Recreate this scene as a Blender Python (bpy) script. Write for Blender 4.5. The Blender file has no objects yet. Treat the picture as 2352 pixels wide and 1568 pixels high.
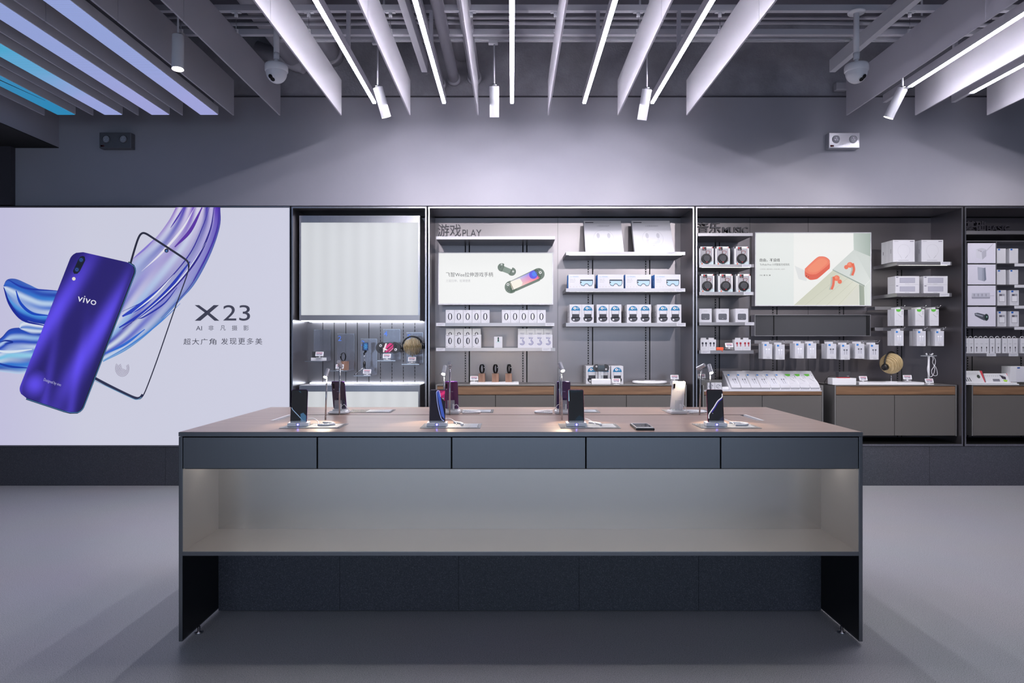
import bpy, bmesh, math, random
from mathutils import Matrix, Vector, Euler
random.seed(7)
SC = bpy.context.scene
COL = SC.collection

# ------------------------------------------------------------------ camera, world, exposure
CAMH = 1.322
FPX = 1568.0
cam = bpy.data.cameras.new('camera'); cam.lens = 24; cam.sensor_width = 36; cam.clip_start = .05
camo = bpy.data.objects.new('camera', cam); COL.objects.link(camo)
camo.location = (0, 0, CAMH); camo.rotation_euler = (math.pi/2, 0, 0)
SC.camera = camo
SC.view_settings.view_transform = 'Standard'; SC.view_settings.look = 'None'
SC.view_settings.gamma = 1; SC.view_settings.use_curve_mapping = False
SC.view_settings.exposure = 0.0
SC.cycles.use_denoising = True
SC.cycles.max_bounces = 8
SC.cycles.diffuse_bounces = 4
SC.cycles.glossy_bounces = 4
SC.cycles.sample_clamp_indirect = 6
w = bpy.data.worlds.new('world'); SC.world = w; w.use_nodes = True
w.node_tree.nodes['Background'].inputs[0].default_value = (.60, .70, 1, 1)
w.node_tree.nodes['Background'].inputs[1].default_value = 0.12

def light(name, kind, loc, energy, color, rot=None, target=None, parent=None, **kw):
    l = bpy.data.lights.new(name, kind); l.energy = energy; l.color = color
    for k, v in kw.items(): setattr(l, k, v)
    o = bpy.data.objects.new(name, l); COL.objects.link(o)
    o.location = loc
    if target is not None:
        o.rotation_euler = (Vector(target)-Vector(loc)).to_track_quat('-Z', 'Y').to_euler()
    if parent is not None:
        o.parent = parent; o.location = Vector(loc)-parent.location
    return o
# daylight through the shop front windows behind the camera
light('window_daylight', 'AREA', (0, -4.9, 1.75), 130, (.62, .78, 1.0), target=(0, 3, 1.2), shape='RECTANGLE', size=8.0, size_y=2.4)

# levels of the lamps (emission strength)
E_LED = 108.0
E_BOX = 0.87
E_SHELF = 13

# ------------------------------------------------------------------ materials
def lin(c):
    if isinstance(c, str):
        c = tuple(int(c[i:i+2], 16)/255 for i in (0, 2, 4))
    return tuple(v/12.92 if v <= .04045 else ((v+.055)/1.055)**2.4 for v in c[:3])
MATS = {}
def newmat(name):
    m = bpy.data.materials.new(name); m.use_nodes = True; MATS[name] = m
    nt = m.node_tree; return m, nt, nt.nodes['Principled BSDF']
def simple(name, col, rough=.5, metal=0., spec=None, alpha=None, trans=None, coat=None):
    m, nt, b = newmat(name)
    b.inputs['Base Color'].default_value = (*lin(col), 1); b.inputs['Roughness'].default_value = rough
    b.inputs['Metallic'].default_value = metal
    if spec is not None: b.inputs['Specular IOR Level'].default_value = spec
    if trans is not None: b.inputs['Transmission Weight'].default_value = trans
    if alpha is not None: b.inputs['Alpha'].default_value = alpha
    if coat is not None: b.inputs['Coat Weight'].default_value = coat; b.inputs['Coat Roughness'].default_value = .08
    return m
def emit(name, col, strength):
    m, nt, b = newmat(name)
    b.inputs['Base Color'].default_value = (.6, .6, .6, 1)
    b.inputs['Emission Color'].default_value = (*lin(col), 1); b.inputs['Emission Strength'].default_value = strength
    return m
def speck(name, base, dark, lightc, scale=300, rough=.6, amt=(.42, .62), bump=.05, big=0.0, coat=0.):
    m, nt, b = newmat(name); N = nt.nodes; L = nt.links
    tc = N.new('ShaderNodeTexCoord'); n1 = N.new('ShaderNodeTexNoise'); n1.inputs['Scale'].default_value = scale; n1.inputs['Detail'].default_value = 3
    n2 = N.new('ShaderNodeTexNoise'); n2.inputs['Scale'].default_value = 1.3; n2.inputs['Detail'].default_value = 4
    r = N.new('ShaderNodeValToRGB'); e = r.color_ramp
    e.elements[0].position = amt[0]-.06; e.elements[0].color = (*lin(dark), 1)
    e.elements[1].position = amt[1]+.06; e.elements[1].color = (*lin(lightc), 1)
    k = e.elements.new(amt[0]); k.color = (*lin(base), 1); k = e.elements.new(amt[1]); k.color = (*lin(base), 1)
    mx = N.new('ShaderNodeMix'); mx.data_type = 'RGBA'; mx.blend_type = 'MULTIPLY'; mx.inputs[0].default_value = big
    L.new(tc.outputs['Object'], n1.inputs['Vector']); L.new(tc.outputs['Object'], n2.inputs['Vector'])
    L.new(n1.outputs['Fac'], r.inputs[0]); L.new(r.outputs[0], mx.inputs[6]); L.new(n2.outputs['Color'], mx.inputs[7])
    L.new(mx.outputs[2], b.inputs['Base Color']); b.inputs['Roughness'].default_value = rough
    bp = N.new('ShaderNodeBump'); bp.inputs['Strength'].default_value = bump; bp.inputs['Distance'].default_value = .002
    L.new(n1.outputs['Fac'], bp.inputs['Height']); L.new(bp.outputs[0], b.inputs['Normal'])
    return m
def brushed(name, col, rough=.35, axis=2, metal=1., var=.12, aniso=0.0):
    m, nt, b = newmat(name); N = nt.nodes; L = nt.links
    tc = N.new('ShaderNodeTexCoord'); mp = N.new('ShaderNodeMapping'); s = [900, 900, 900]; s[axis] = 6
    mp.inputs['Scale'].default_value = s
    n = N.new('ShaderNodeTexNoise'); n.inputs['Scale'].default_value = 1; n.inputs['Detail'].default_value = 2
    mr = N.new('ShaderNodeMapRange'); mr.inputs['To Min'].default_value = rough-.02; mr.inputs['To Max'].default_value = rough+.02
    r = N.new('ShaderNodeValToRGB'); c = lin(col)
    r.color_ramp.elements[0].position = .3; r.color_ramp.elements[1].position = .7
    r.color_ramp.elements[0].color = (*[v*(1-var) for v in c], 1); r.color_ramp.elements[1].color = (*[min(1, v*(1+var)) for v in c], 1)
    L.new(tc.outputs['Object'], mp.inputs[0]); L.new(mp.outputs[0], n.inputs['Vector'])
    L.new(n.outputs['Fac'], mr.inputs['Value']); L.new(mr.outputs[0], b.inputs['Roughness'])
    L.new(n.outputs['Fac'], r.inputs[0]); L.new(r.outputs[0], b.inputs['Base Color'])
    b.inputs['Metallic'].default_value = metal
    return m
def woodmat(name, c1, c2, c3, axis=0, rough=.35, sc=1.0, coat=0.):
    m, nt, b = newmat(name); N = nt.nodes; L = nt.links
    tc = N.new('ShaderNodeTexCoord'); mp = N.new('ShaderNodeMapping'); s = [26*sc, 26*sc, 26*sc]; s[axis] = 1.1*sc
    mp.inputs['Scale'].default_value = s
    n = N.new('ShaderNodeTexNoise'); n.inputs['Scale'].default_value = 1.6; n.inputs['Detail'].default_value = 6; n.inputs['Roughness'].default_value = .62
    r = N.new('ShaderNodeValToRGB'); e = r.color_ramp
    e.elements[0].position = .28; e.elements[0].color = (*lin(c1), 1); e.elements[1].position = .74; e.elements[1].color = (*lin(c3), 1)
    k = e.elements.new(.5); k.color = (*lin(c2), 1)
    L.new(tc.outputs['Object'], mp.inputs[0]); L.new(mp.outputs[0], n.inputs['Vector']); L.new(n.outputs['Fac'], r.inputs[0])
    L.new(r.outputs[0], b.inputs['Base Color']); b.inputs['Roughness'].default_value = rough
    if coat: b.inputs['Coat Weight'].default_value = coat; b.inputs['Coat Roughness'].default_value = .25
    return m
def attrmat(name, rough=.5, glow=0., coat=0.):
    m, nt, b = newmat(name); N = nt.nodes; L = nt.links
    a = N.new('ShaderNodeAttribute'); a.attribute_name = 'Col'
    if glow:
        b.inputs['Base Color'].default_value = (.05, .05, .05, 1)
        L.new(a.outputs['Color'], b.inputs['Emission Color']); b.inputs['Emission Strength'].default_value = glow
        b.inputs['Specular IOR Level'].default_value = .1
    else:
        L.new(a.outputs['Color'], b.inputs['Base Color'])
    b.inputs['Roughness'].default_value = rough
    if coat: b.inputs['Coat Weight'].default_value = coat
    return m
def plaster(name, col, rough=.8, stain=.25, scale=1.2, bump=.15):
    m, nt, b = newmat(name); N = nt.nodes; L = nt.links
    tc = N.new('ShaderNodeTexCoord'); n = N.new('ShaderNodeTexNoise'); n.inputs['Scale'].default_value = scale; n.inputs['Detail'].default_value = 8; n.inputs['Roughness'].default_value = .65
    r = N.new('ShaderNodeValToRGB'); c = lin(col)
    r.color_ramp.elements[0].position = .3; r.color_ramp.elements[1].position = .7
    r.color_ramp.elements[0].color = (*[v*(1-stain) for v in c], 1); r.color_ramp.elements[1].color = (*[v*(1+stain*.5) for v in c], 1)
    n2 = N.new('ShaderNodeTexNoise'); n2.inputs['Scale'].default_value = 60; n2.inputs['Detail'].default_value = 6
    bp = N.new('ShaderNodeBump'); bp.inputs['Strength'].default_value = bump; bp.inputs['Distance'].default_value = .004
    L.new(tc.outputs['Object'], n.inputs['Vector']); L.new(tc.outputs['Object'], n2.inputs['Vector'])
    L.new(n.outputs['Fac'], r.inputs[0]); L.new(r.outputs[0], b.inputs['Base Color'])
    L.new(n2.outputs['Fac'], bp.inputs['Height']); L.new(bp.outputs[0], b.inputs['Normal']); b.inputs['Roughness'].default_value = rough
    return m
def finmat():
    m, nt, b = newmat('frosted_acrylic'); N = nt.nodes; L = nt.links
    b.inputs['Base Color'].default_value = (.62, .61, .66, 1); b.inputs['Roughness'].default_value = .35
    t = N.new('ShaderNodeBsdfTranslucent'); t.inputs[0].default_value = (.66, .65, .70, 1)
    mx = N.new('ShaderNodeMixShader'); mx.inputs[0].default_value = .35
    L.new(b.outputs[0], mx.inputs[1]); L.new(t.outputs[0], mx.inputs[2]); L.new(mx.outputs[0], N['Material Output'].inputs[0])
finmat()
def ledscreen(name, c1, c2, strength):
    m, nt, b = newmat(name); N = nt.nodes; L = nt.links
    tc = N.new('ShaderNodeTexCoord'); sp = N.new('ShaderNodeSeparateXYZ')
    mr = N.new('ShaderNodeMapRange'); mr.inputs['From Min'].default_value = -1.35; mr.inputs['From Max'].default_value = -.3
    nz = N.new('ShaderNodeTexNoise'); nz.inputs['Scale'].default_value = 1.4
    ad = N.new('ShaderNodeMath'); ad.operation = 'ADD'; sb = N.new('ShaderNodeMath'); sb.operation = 'SUBTRACT'; sb.inputs[1].default_value = .5
    r = N.new('ShaderNodeValToRGB'); r.color_ramp.elements[0].color = (*lin(c1), 1); r.color_ramp.elements[1].color = (*lin(c2), 1)
    v = N.new('ShaderNodeTexVoronoi'); v.inputs['Scale'].default_value = 110; v.inputs['Randomness'].default_value = 0
    dr = N.new('ShaderNodeMapRange'); dr.inputs['From Min'].default_value = .25; dr.inputs['From Max'].default_value = .6; dr.inputs['To Min'].default_value = 1.25; dr.inputs['To Max'].default_value = .45
    mu = N.new('ShaderNodeVectorMath'); mu.operation = 'SCALE'
    L.new(tc.outputs['Object'], sp.inputs[0]); L.new(sp.outputs['Y'], mr.inputs['Value'])
    L.new(tc.outputs['Object'], nz.inputs['Vector']); L.new(nz.outputs['Fac'], sb.inputs[0]); L.new(mr.outputs[0], ad.inputs[0]); L.new(sb.outputs[0], ad.inputs[1])
    L.new(ad.outputs[0], r.inputs[0]); L.new(tc.outputs['Object'], v.inputs['Vector']); L.new(v.outputs['Distance'], dr.inputs['Value'])
    L.new(r.outputs[0], mu.inputs[0]); L.new(dr.outputs[0], mu.inputs['Scale']); L.new(mu.outputs[0], b.inputs['Emission Color'])
    b.inputs['Emission Strength'].default_value = strength; b.inputs['Base Color'].default_value = (.02, .02, .03, 1)
def backlit(name, axis_len):
    # a diffuser lit from behind by a row of tubes: brighter towards the bottom edge, soft vertical bands
    m, nt, b = newmat(name); N = nt.nodes; L = nt.links
    tc = N.new('ShaderNodeTexCoord'); sp = N.new('ShaderNodeSeparateXYZ')
    wv = N.new('ShaderNodeMath'); wv.operation = 'SINE'; mu = N.new('ShaderNodeMath'); mu.operation = 'MULTIPLY'; mu.inputs[1].default_value = 44
    mz = N.new('ShaderNodeMapRange'); mz.inputs['From Min'].default_value = 1.56; mz.inputs['From Max'].default_value = 2.2; mz.inputs['To Min'].default_value = 1.0; mz.inputs['To Max'].default_value = .58
    ml = N.new('ShaderNodeMath'); ml.operation = 'MULTIPLY_ADD'; ml.inputs[1].default_value = .035
    st = N.new('ShaderNodeMath'); st.operation = 'MULTIPLY'; st.inputs[1].default_value = .66
    L.new(tc.outputs['Object'], sp.inputs[0]); L.new(sp.outputs['X'], mu.inputs[0]); L.new(mu.outputs[0], wv.inputs[0])
    L.new(sp.outputs['Z'], mz.inputs['Value']); L.new(wv.outputs[0], ml.inputs[0]); L.new(mz.outputs[0], ml.inputs[2]); L.new(ml.outputs[0], st.inputs[0])
    b.inputs['Emission Color'].default_value = (*lin('e8ecf0'), 1); L.new(st.outputs[0], b.inputs['Emission Strength'])
    b.inputs['Base Color'].default_value = (.12, .12, .12, 1); b.inputs['Roughness'].default_value = .4

plaster('wall_paint', '9c9ba4', .7, .05, .8, .05)
plaster('raw_concrete', '9d9ca4', .85, .34, 2.6, 1.0)
plaster('slab_paint', '62616a', .9, .2, 1.5, .3)
plaster('dark_wall', '3a3840', .7, .1)
speck('floor_stone', 'afb0b3', '5c5c64', 'dcdbe2', 300, .42, (.42, .60), .015, .12)
speck('plinth_stone', '44464f', '34363e', '60626c', 260, .55, (.43, .58), .04, .15)
brushed('bay_metal', '8a8588', .31, 2, .9, .015)
brushed('bay_edge', 'b4b4bc', .28, 2, 1., .04)
brushed('table_metal', '7a7c80', .34, 2, 1., .015)
brushed('table_inner', 'cfcac4', .26, 2, .93, .01)
brushed('table_shelf', 'c6c0ba', .38, 0, .55, .015)
brushed('shelf_metal', 'a8a6aa', .36, 0, .9, .02)
brushed('steel', 'c4c4c8', .22, 2, 1., .05)
woodmat('table_wood', '8a736a', '9a8277', 'aa9286', 0, .33, 1.0, .35)
woodmat('walnut', '5c4432', '7c5e46', '957455', 0, .38)
woodmat('block_wood', '6b4e40', '8d6a58', 'a98674', 2, .45, 2.)
woodmat('plywood', 'b39a70', 'c8b184', 'd8c49a', 2, .5, 2.)
simple('door_grey', '5e5b58', .5)
simple('cab_side', '8c8a88', .4, .6)
simple('black_gap', '08080a', .7)
simple('void_black', '060607', .8)
simple('white_paint', 'd6d6dc', .45)
simple('grey_steel_paint', 'c4c3cb', .5)
simple('box_grey', '77767e', .5)
simple('camera_white', 'e4e4ea', .3)
simple('white_plastic', 'e9e9ec', .32)
simple('white_card', 'cdcdd2', .5)
simple('black_plastic', '131316', .35)
simple('black_gloss', '060608', .08, coat=1.)
simple('dark_grey_plastic', '3b3c40', .5)
simple('orange_plastic', 'e8603c', .35)
simple('red_plastic', 'b0202a', .4)
simple('pipe_grey', 'a5a4ac', .5)
simple('lens_black', '050507', .05)
simple('emergency_silver', 'c6c6cc', .35, .6)
simple('emergency_dark', '66666c', .45, .3)
simple('phone_violet', '35205e', .12, .5, coat=1.)
simple('phone_magenta', '5a2460', .12, .5, coat=1.)
simple('phone_rim', '7a3aa0', .2, .9)
simple('phone_rim_pink', 'c0487a', .2, .9)
simple('phone_white', 'e8e8ee', .12, .0, coat=1.)
simple('phone_grey', '45405a', .10, .6, coat=1.)
m = simple('clear_acrylic', 'e6ecf0', .05, alpha=.28)
m = simple('smoke_acrylic', 'a0a2b0', .12, .3, alpha=.45)
m = simple('card_glass', 'c2c8cc', .06, alpha=.55)
emit('led_tube', 'f6f2ff', E_LED)
emit('led_tube_dim', 'f0eaff', 8)
emit('led_shelf', 'f4f1ea', E_SHELF)
emit('led_table', 'fbf6f4', 15.0)
emit('led_bay', 'e6f0fb', 15.0)
emit('lamp_lens', 'fff0d8', 60)
emit('spot_lens', 'fff6f0', 16)
emit('blue_led', '7a70ff', 12)
attrmat('print', .5)
attrmat('print_gloss', .12, coat=1.)
attrmat('backlit_print', .35, E_BOX)
attrmat('poster_glow', .35, .90)
ledscreen('led_screen_lilac', '9fb0ea', 'b0b4f0', .84)
ledscreen('led_screen_cyan', '46b4e0', 'a8b4f0', .84)
ledscreen('led_screen_blue', '3a9cd2', '30a0d8', .70)
backlit('backlit_diffuser', 1)

# ------------------------------------------------------------------ mesh builder
class MB:
    def __init__(s): s.v = []; s.f = []; s.M = Matrix.Identity(4); s.smooth = set()
    def pv(s, p): s.v.append(s.M @ Vector(p)); return len(s.v)-1
    def face(s, ids, mat, col=None, sm=False): s.f.append((tuple(ids), mat, col, sm))
    def quad(s, pts, mat, col=None): s.face([s.pv(p) for p in pts], mat, col)
    def box(s, x0, x1, y0, y1, z0, z1, mat, col=None, front=None, bev=0):
        if bev:
            bm = bmesh.new(); bmesh.ops.create_cube(bm, size=1)
            for v in bm.verts: v.co = Vector(((x0+x1)/2+v.co.x*(x1-x0), (y0+y1)/2+v.co.y*(y1-y0), (z0+z1)/2+v.co.z*(z1-z0)))
            bmesh.ops.bevel(bm, geom=bm.edges[:], offset=bev, segments=2, profile=.6, affect='EDGES')
            s.bm(bm, mat, col); return
        i = [s.pv(p) for p in ((x0,y0,z0),(x1,y0,z0),(x1,y1,z0),(x0,y1,z0),(x0,y0,z1),(x1,y0,z1),(x1,y1,z1),(x0,y1,z1))]
        for k, q in enumerate(((0,1,5,4),(1,2,6,5),(2,3,7,6),(3,0,4,7),(4,5,6,7),(3,2,1,0))):
            s.face([i[a] for a in q], (front or mat) if k == 0 else mat, col)
    def bm(s, bm, mat, col=None, sm=False):
        bm.verts.index_update(); base = len(s.v)
        for v in bm.verts: s.v.append(s.M @ v.co)
        for f in bm.faces: s.face([base+v.index for v in f.verts], mat, col, sm)
        bm.free()
    def cyl(s, p0, p1, r0, r1=None, seg=16, mat='steel', col=None, caps=True, capmat=None):
        r1 = r0 if r1 is None else r1
        p0 = Vector(p0); p1 = Vector(p1); d = (p1-p0).normalized()
        a = d.orthogonal().normalized(); b = d.cross(a)
        A = []; B = []
        for k in range(seg):
            t = 2*math.pi*k/seg; o = a*math.cos(t)+b*math.sin(t)
            A.append(s.pv(p0+o*r0)); B.append(s.pv(p1+o*r1))
        for k in range(seg): s.face((A[k], A[(k+1) % seg], B[(k+1) % seg], B[k]), mat, col, True)
        if caps: s.face(A[::-1], mat, col); s.face(B, capmat or mat, col)
    def tube(s, pts, r, seg=8, mat='white_plastic', closed=False, smooth=0, sq=None):
        P = [Vector(p) for p in pts]
        if smooth: P = catmull(P, smooth, closed)
        n = len(P); rings = []; prev = None
        for k in range(n):
            if closed: d = (P[(k+1) % n]-P[k-1]).normalized()
            else: d = (P[min(k+1, n-1)]-P[max(k-1, 0)]).normalized()
            a = d.orthogonal().normalized() if prev is None else (prev-d*prev.dot(d)).normalized()
            prev = a; b = d.cross(a)
            rr = r(k/(n-1)) if callable(r) else r
            rings.append([s.pv(P[k]+(a*math.cos(2*math.pi*j/seg)+b*math.sin(2*math.pi*j/seg))*rr) for j in range(seg)])
        for k in range(n if closed else n-1):
            A = rings[k]; B = rings[(k+1) % n]
            for j in range(seg): s.face((A[j], A[(j+1) % seg], B[(j+1) % seg], B[j]), mat, None, True)
        if not closed: s.face(rings[0][::-1], mat); s.face(rings[-1], mat)
    def lathe(s, prof, seg=24, mat='white_plastic', center=(0,0,0)):
        c = Vector(center); R = []
        for r, z in prof: R.append([s.pv(c+Vector((r*math.cos(2*math.pi*j/seg), r*math.sin(2*math.pi*j/seg), z))) for j in range(seg)])
        for k in range(len(R)-1):
            for j in range(seg): s.face((R[k][j], R[k][(j+1) % seg], R[k+1][(j+1) % seg], R[k+1][j]), mat, None, True)
        s.face(R[0][::-1], mat); s.face(R[-1], mat)
    def rslab(s, w, h, t, r, mat, seg=6, front=None, frontcol=None, back=None, edge=.0015):
        # rounded slab, standing in XZ, centred on x, z from 0..h, y from 0 (front) to t
        P = rrect(0, h/2, w, h, r, seg); n = len(P)
        Pi = rrect(0, h/2, w-2*edge, h-2*edge, max(r-edge, .0005), seg)
        L = [[s.pv((p[0], y, p[1])) for p in Q] for Q, y in ((Pi, 0), (P, edge), (P, t-edge), (Pi, t))]
        for a in range(3):
            for k in range(n): s.face((L[a][k], L[a][(k+1) % n], L[a+1][(k+1) % n], L[a+1][k]), mat, None, True)
        s.face(L[0], front or mat, frontcol); s.face(L[3][::-1], back or mat)
    def build(s, name, parent=None, origin=None):
        me = bpy.data.meshes.new(name)
        off = Vector(origin) if origin is not None else Vector((0, 0, 0))
        me.from_pydata([v-off for v in s.v], [], [f[0] for f in s.f])
        names = []
        for f in s.f:
            if f[1] not in names: names.append(f[1])
        for n in names: me.materials.append(MATS[n])
        me.polygons.foreach_set('material_index', [names.index(f[1]) for f in s.f])
        me.polygons.foreach_set('use_smooth', [f[3] for f in s.f])
        if any(f[2] is not None for f in s.f):
            at = me.color_attributes.new('Col', 'FLOAT_COLOR', 'CORNER'); data = []
            for ids, mt, c, sm in s.f:
                if c is None: c = (1, 1, 1)
                if isinstance(c[0], (tuple, list)):
                    for q in c: data.extend((*q, 1))
                else:
                    for q in ids: data.extend((*c, 1))
            at.data.foreach_set('color', data)
        me.update()
        o = bpy.data.objects.new(name, me); COL.objects.link(o)
        if parent is not None: o.parent = parent
        return o

def rrect(cx, cz, w, h, r, seg=6):
    P = []
    for (sx, sz, a0) in ((1, -1, -90), (1, 1, 0), (-1, 1, 90), (-1, -1, 180)):
        for k in range(seg+1):
            a = math.radians(a0+90*k/seg); P.append((cx+sx*(w/2-r)+r*math.cos(a), cz+sz*(h/2-r)+r*math.sin(a)))
    return P
def catmull(P, n, closed=False):
    out = []; N = len(P)
    rng = range(N if closed else N-1)
    for i in rng:
        p0 = P[(i-1) % N] if closed or i > 0 else P[0]*2-P[1]
        p1 = P[i]; p2 = P[(i+1) % N]
        p3 = P[(i+2) % N] if closed or i+2 < N else P[-1]*2-P[-2]
        for k in range(n):
            t = k/n
            out.append(.5*((2*p1)+(p2-p0)*t+(2*p0-5*p1+4*p2-p3)*t*t+(3*p1-p0-3*p2+p3)*t**3))
    if not closed: out.append(P[-1].copy())
    return out

# text outlines as flat or extruded geometry
TXT = {}
def textgeo(body, bold=0., extrude=0., res=3):
    key = (body, bold, extrude, res)
    if key not in TXT:
        c = bpy.data.curves.new('lettering', 'FONT'); c.body = body; c.resolution_u = res; c.offset = bold; c.extrude = extrude; c.fill_mode = 'BOTH'
        o = bpy.data.objects.new('lettering', c); COL.objects.link(o)
        dg = bpy.context.evaluated_depsgraph_get(); dg.update()
        me = bpy.data.meshes.new_from_object(o.evaluated_get(dg))
        V = [v.co.copy() for v in me.vertices]; F = [tuple(p.vertices) for p in me.polygons]
        bpy.data.objects.remove(o); bpy.data.meshes.remove(me)
        x0 = min(v.x for v in V); x1 = max(v.x for v in V); y0 = min(v.y for v in V); y1 = max(v.y for v in V)
        TXT[key] = (V, F, x0, x1, y0, y1)
    return TXT[key]

class Ink:
    """draws flat print in its own u,v frame; T(u,v,layer) -> point"""
    def __init__(s, mb, T, mat='print'): s.m = mb; s.T = T; s.mat = mat; s.l = 1
    def up(s): s.l += 1; return s
    def poly(s, P, c, mat=None):
        s.m.face([s.m.pv(s.T(u, v, s.l)) for u, v in P], mat or s.mat, c if isinstance(c[0], (tuple, list)) else lin(c) if isinstance(c, str) else c)
    def blob(s, P, c, n=5, mat=None):
        s.poly([(p.x, p.y) for p in catmull([Vector((a, b, 0)) for a, b in P], n, True)], lin(c), mat)
    def rect(s, u0, u1, v0, v1, c, mat=None): s.poly(((u0, v0), (u1, v0), (u1, v1), (u0, v1)), lin(c), mat)
    def ell(s, cu, cv, ru, rv, c, seg=18, a0=0, a1=360, mat=None):
        n = seg if a1-a0 >= 360 else seg+1
        s.poly([(cu+ru*math.cos(math.radians(a0+(a1-a0)*k/seg)), cv+rv*math.sin(math.radians(a0+(a1-a0)*k/seg))) for k in range(n)], lin(c), mat)
    def ring(s, cu, cv, ru, rv, tu, tv, c, seg=18, a0=0, a1=360, mat=None):
        c = lin(c)
        for k in range(seg):
            A = math.radians(a0+(a1-a0)*k/seg); B = math.radians(a0+(a1-a0)*(k+1)/seg)
            s.poly([(cu+ru*math.cos(A), cv+rv*math.sin(A)), (cu+ru*math.cos(B), cv+rv*math.sin(B)),
                    (cu+(ru-tu)*math.cos(B), cv+(rv-tv)*math.sin(B)), (cu+(ru-tu)*math.cos(A), cv+(rv-tv)*math.sin(A))], c, mat)
    def line(s, P, wd, c, sm=0, mat=None):
        P = [Vector((p[0], p[1], 0)) for p in P]
        if sm: P = catmull(P, sm)
        n = len(P); E = []
        for k in range(n):
            d = (P[min(k+1, n-1)]-P[max(k-1, 0)]).normalized(); nn = Vector((-d.y, d.x, 0))
            ww = (wd(k/(n-1)) if callable(wd) else wd)/2
            E.append((P[k]+nn*ww, P[k]-nn*ww))
        c = lin(c)
        for k in range(n-1): s.poly([E[k][0][:2], E[k+1][0][:2], E[k+1][1][:2], E[k][1][:2]], c, mat)
    def text(s, body, u0, u1, v0, v1, c, bold=0., rot=0., mat=None, res=2):
        V, F, x0, x1, y0, y1 = textgeo(body, bold, 0, res); cu = (u0+u1)/2; cv = (v0+v1)/2
        ca = math.cos(math.radians(rot)); sa = math.sin(math.radians(rot)); ids = []
        for v in V:
            a = u0+(v.x-x0)/(x1-x0)*(u1-u0)-cu; b = v0+(v.y-y0)/(y1-y0)*(v1-v0)-cv
            ids.append(s.m.pv(s.T(cu+a*ca-b*sa, cv+a*sa+b*ca, s.l)))
        c = lin(c)
        for f in F: s.m.face([ids[k] for k in f], mat or s.mat, c)
    def loft(s, A, B, stops0, stops1=None, n=26, k=14, mat=None):
        """strip between curves A and B; colours across from stop lists (start / end of the strip)"""
        A = [Vector((*p, 0)) for p in A]; B = [Vector((*p, 0)) for p in B]
        def samp(P, t):
            m = (len(P)-1)*6; Q = samp.c.setdefault(id(P), catmull(P, 12)); x = t*(len(Q)-1); i = min(int(x), len(Q)-2); return Q[i].lerp(Q[i+1], x-i)
        samp.c = {}
        stops1 = stops1 or stops0
        S0 = [lin(c) for c in stops0]; S1 = [lin(c) for c in stops1]
        def colr(a, t):
            def g(S): x = a*(len(S)-1); i = min(int(x), len(S)-2); f = x-i; f = f*f*(3-2*f); return [S[i][j]*(1-f)+S[i+1][j]*f for j in range(3)]
            p = g(S0); q = g(S1); return tuple(p[j]*(1-t)+q[j]*t for j in range(3))
        G = []; Cc = []
        for i in range(n+1):
            t = i/n; a = samp(A, t); b = samp(B, t)
            G.append([s.m.pv(s.T(*(a.lerp(b, j/k))[:2], s.l)) for j in range(k+1)]); Cc.append([colr(j/k, t) for j in range(k+1)])
        for i in range(n):
            for j in range(k):
                s.m.face((G[i][j], G[i+1][j], G[i+1][j+1], G[i][j+1]), mat or s.mat, (Cc[i][j], Cc[i+1][j], Cc[i+1][j+1], Cc[i][j+1]))

# ------------------------------------------------------------------ naming helpers
def tag(o, label, cat, group=None):
    o['label'] = label; o['category'] = cat
    if group: o['group'] = group
    return o
def struct(o): o['kind'] = 'structure'; return o
def thing(name, label, cat, loc=(0, 0, 0), group=None):
    o = bpy.data.objects.new(name, None); COL.objects.link(o); o.location = loc; o.empty_display_size = .05
    return tag(o, label, cat, group)
def kids(o): return [c for c in bpy.data.objects if c.parent == o]
def copy_tree(o, parent=None):
    c = o.copy(); COL.objects.link(c)
    if parent is not None: c.parent = parent
    for ch in KIDS.get(o.name, []): copy_tree(ch, c)
    return c
KIDS = {}
PROTO = {}
def place(key, builder, loc, label, group=None, rotz=0.):
    """first call builds the thing at the origin, later calls copy it and its parts"""
    if key not in PROTO:
        before = set(bpy.data.objects.keys()); root = builder()
        for n in set(bpy.data.objects.keys())-before:
            o = bpy.data.objects[n]
            if o.parent: KIDS.setdefault(o.parent.name, []).append(o)
        PROTO[key] = root
    else:
        root = copy_tree(PROTO[key])
    root.location = loc; root.rotation_euler = (0, 0, rotz); root['label'] = label
    if group: root['group'] = group
    elif 'group' in root: del root['group']
    return root
def X(px, Y): return (px-1176)/FPX*Y
def Z(py, Y): return CAMH-(py-784)/FPX*Y
ORD = ['first', 'second', 'third', 'fourth', 'fifth', 'sixth', 'seventh', 'eighth', 'ninth']

F = 6.263      # front plane of the wall fixture
B = 6.72       # back panels of the bays
W = 6.30       # upper wall plane
SF = 6.30      # shelf fronts
FEND = 5.88    # far ends of the ceiling blades

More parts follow.
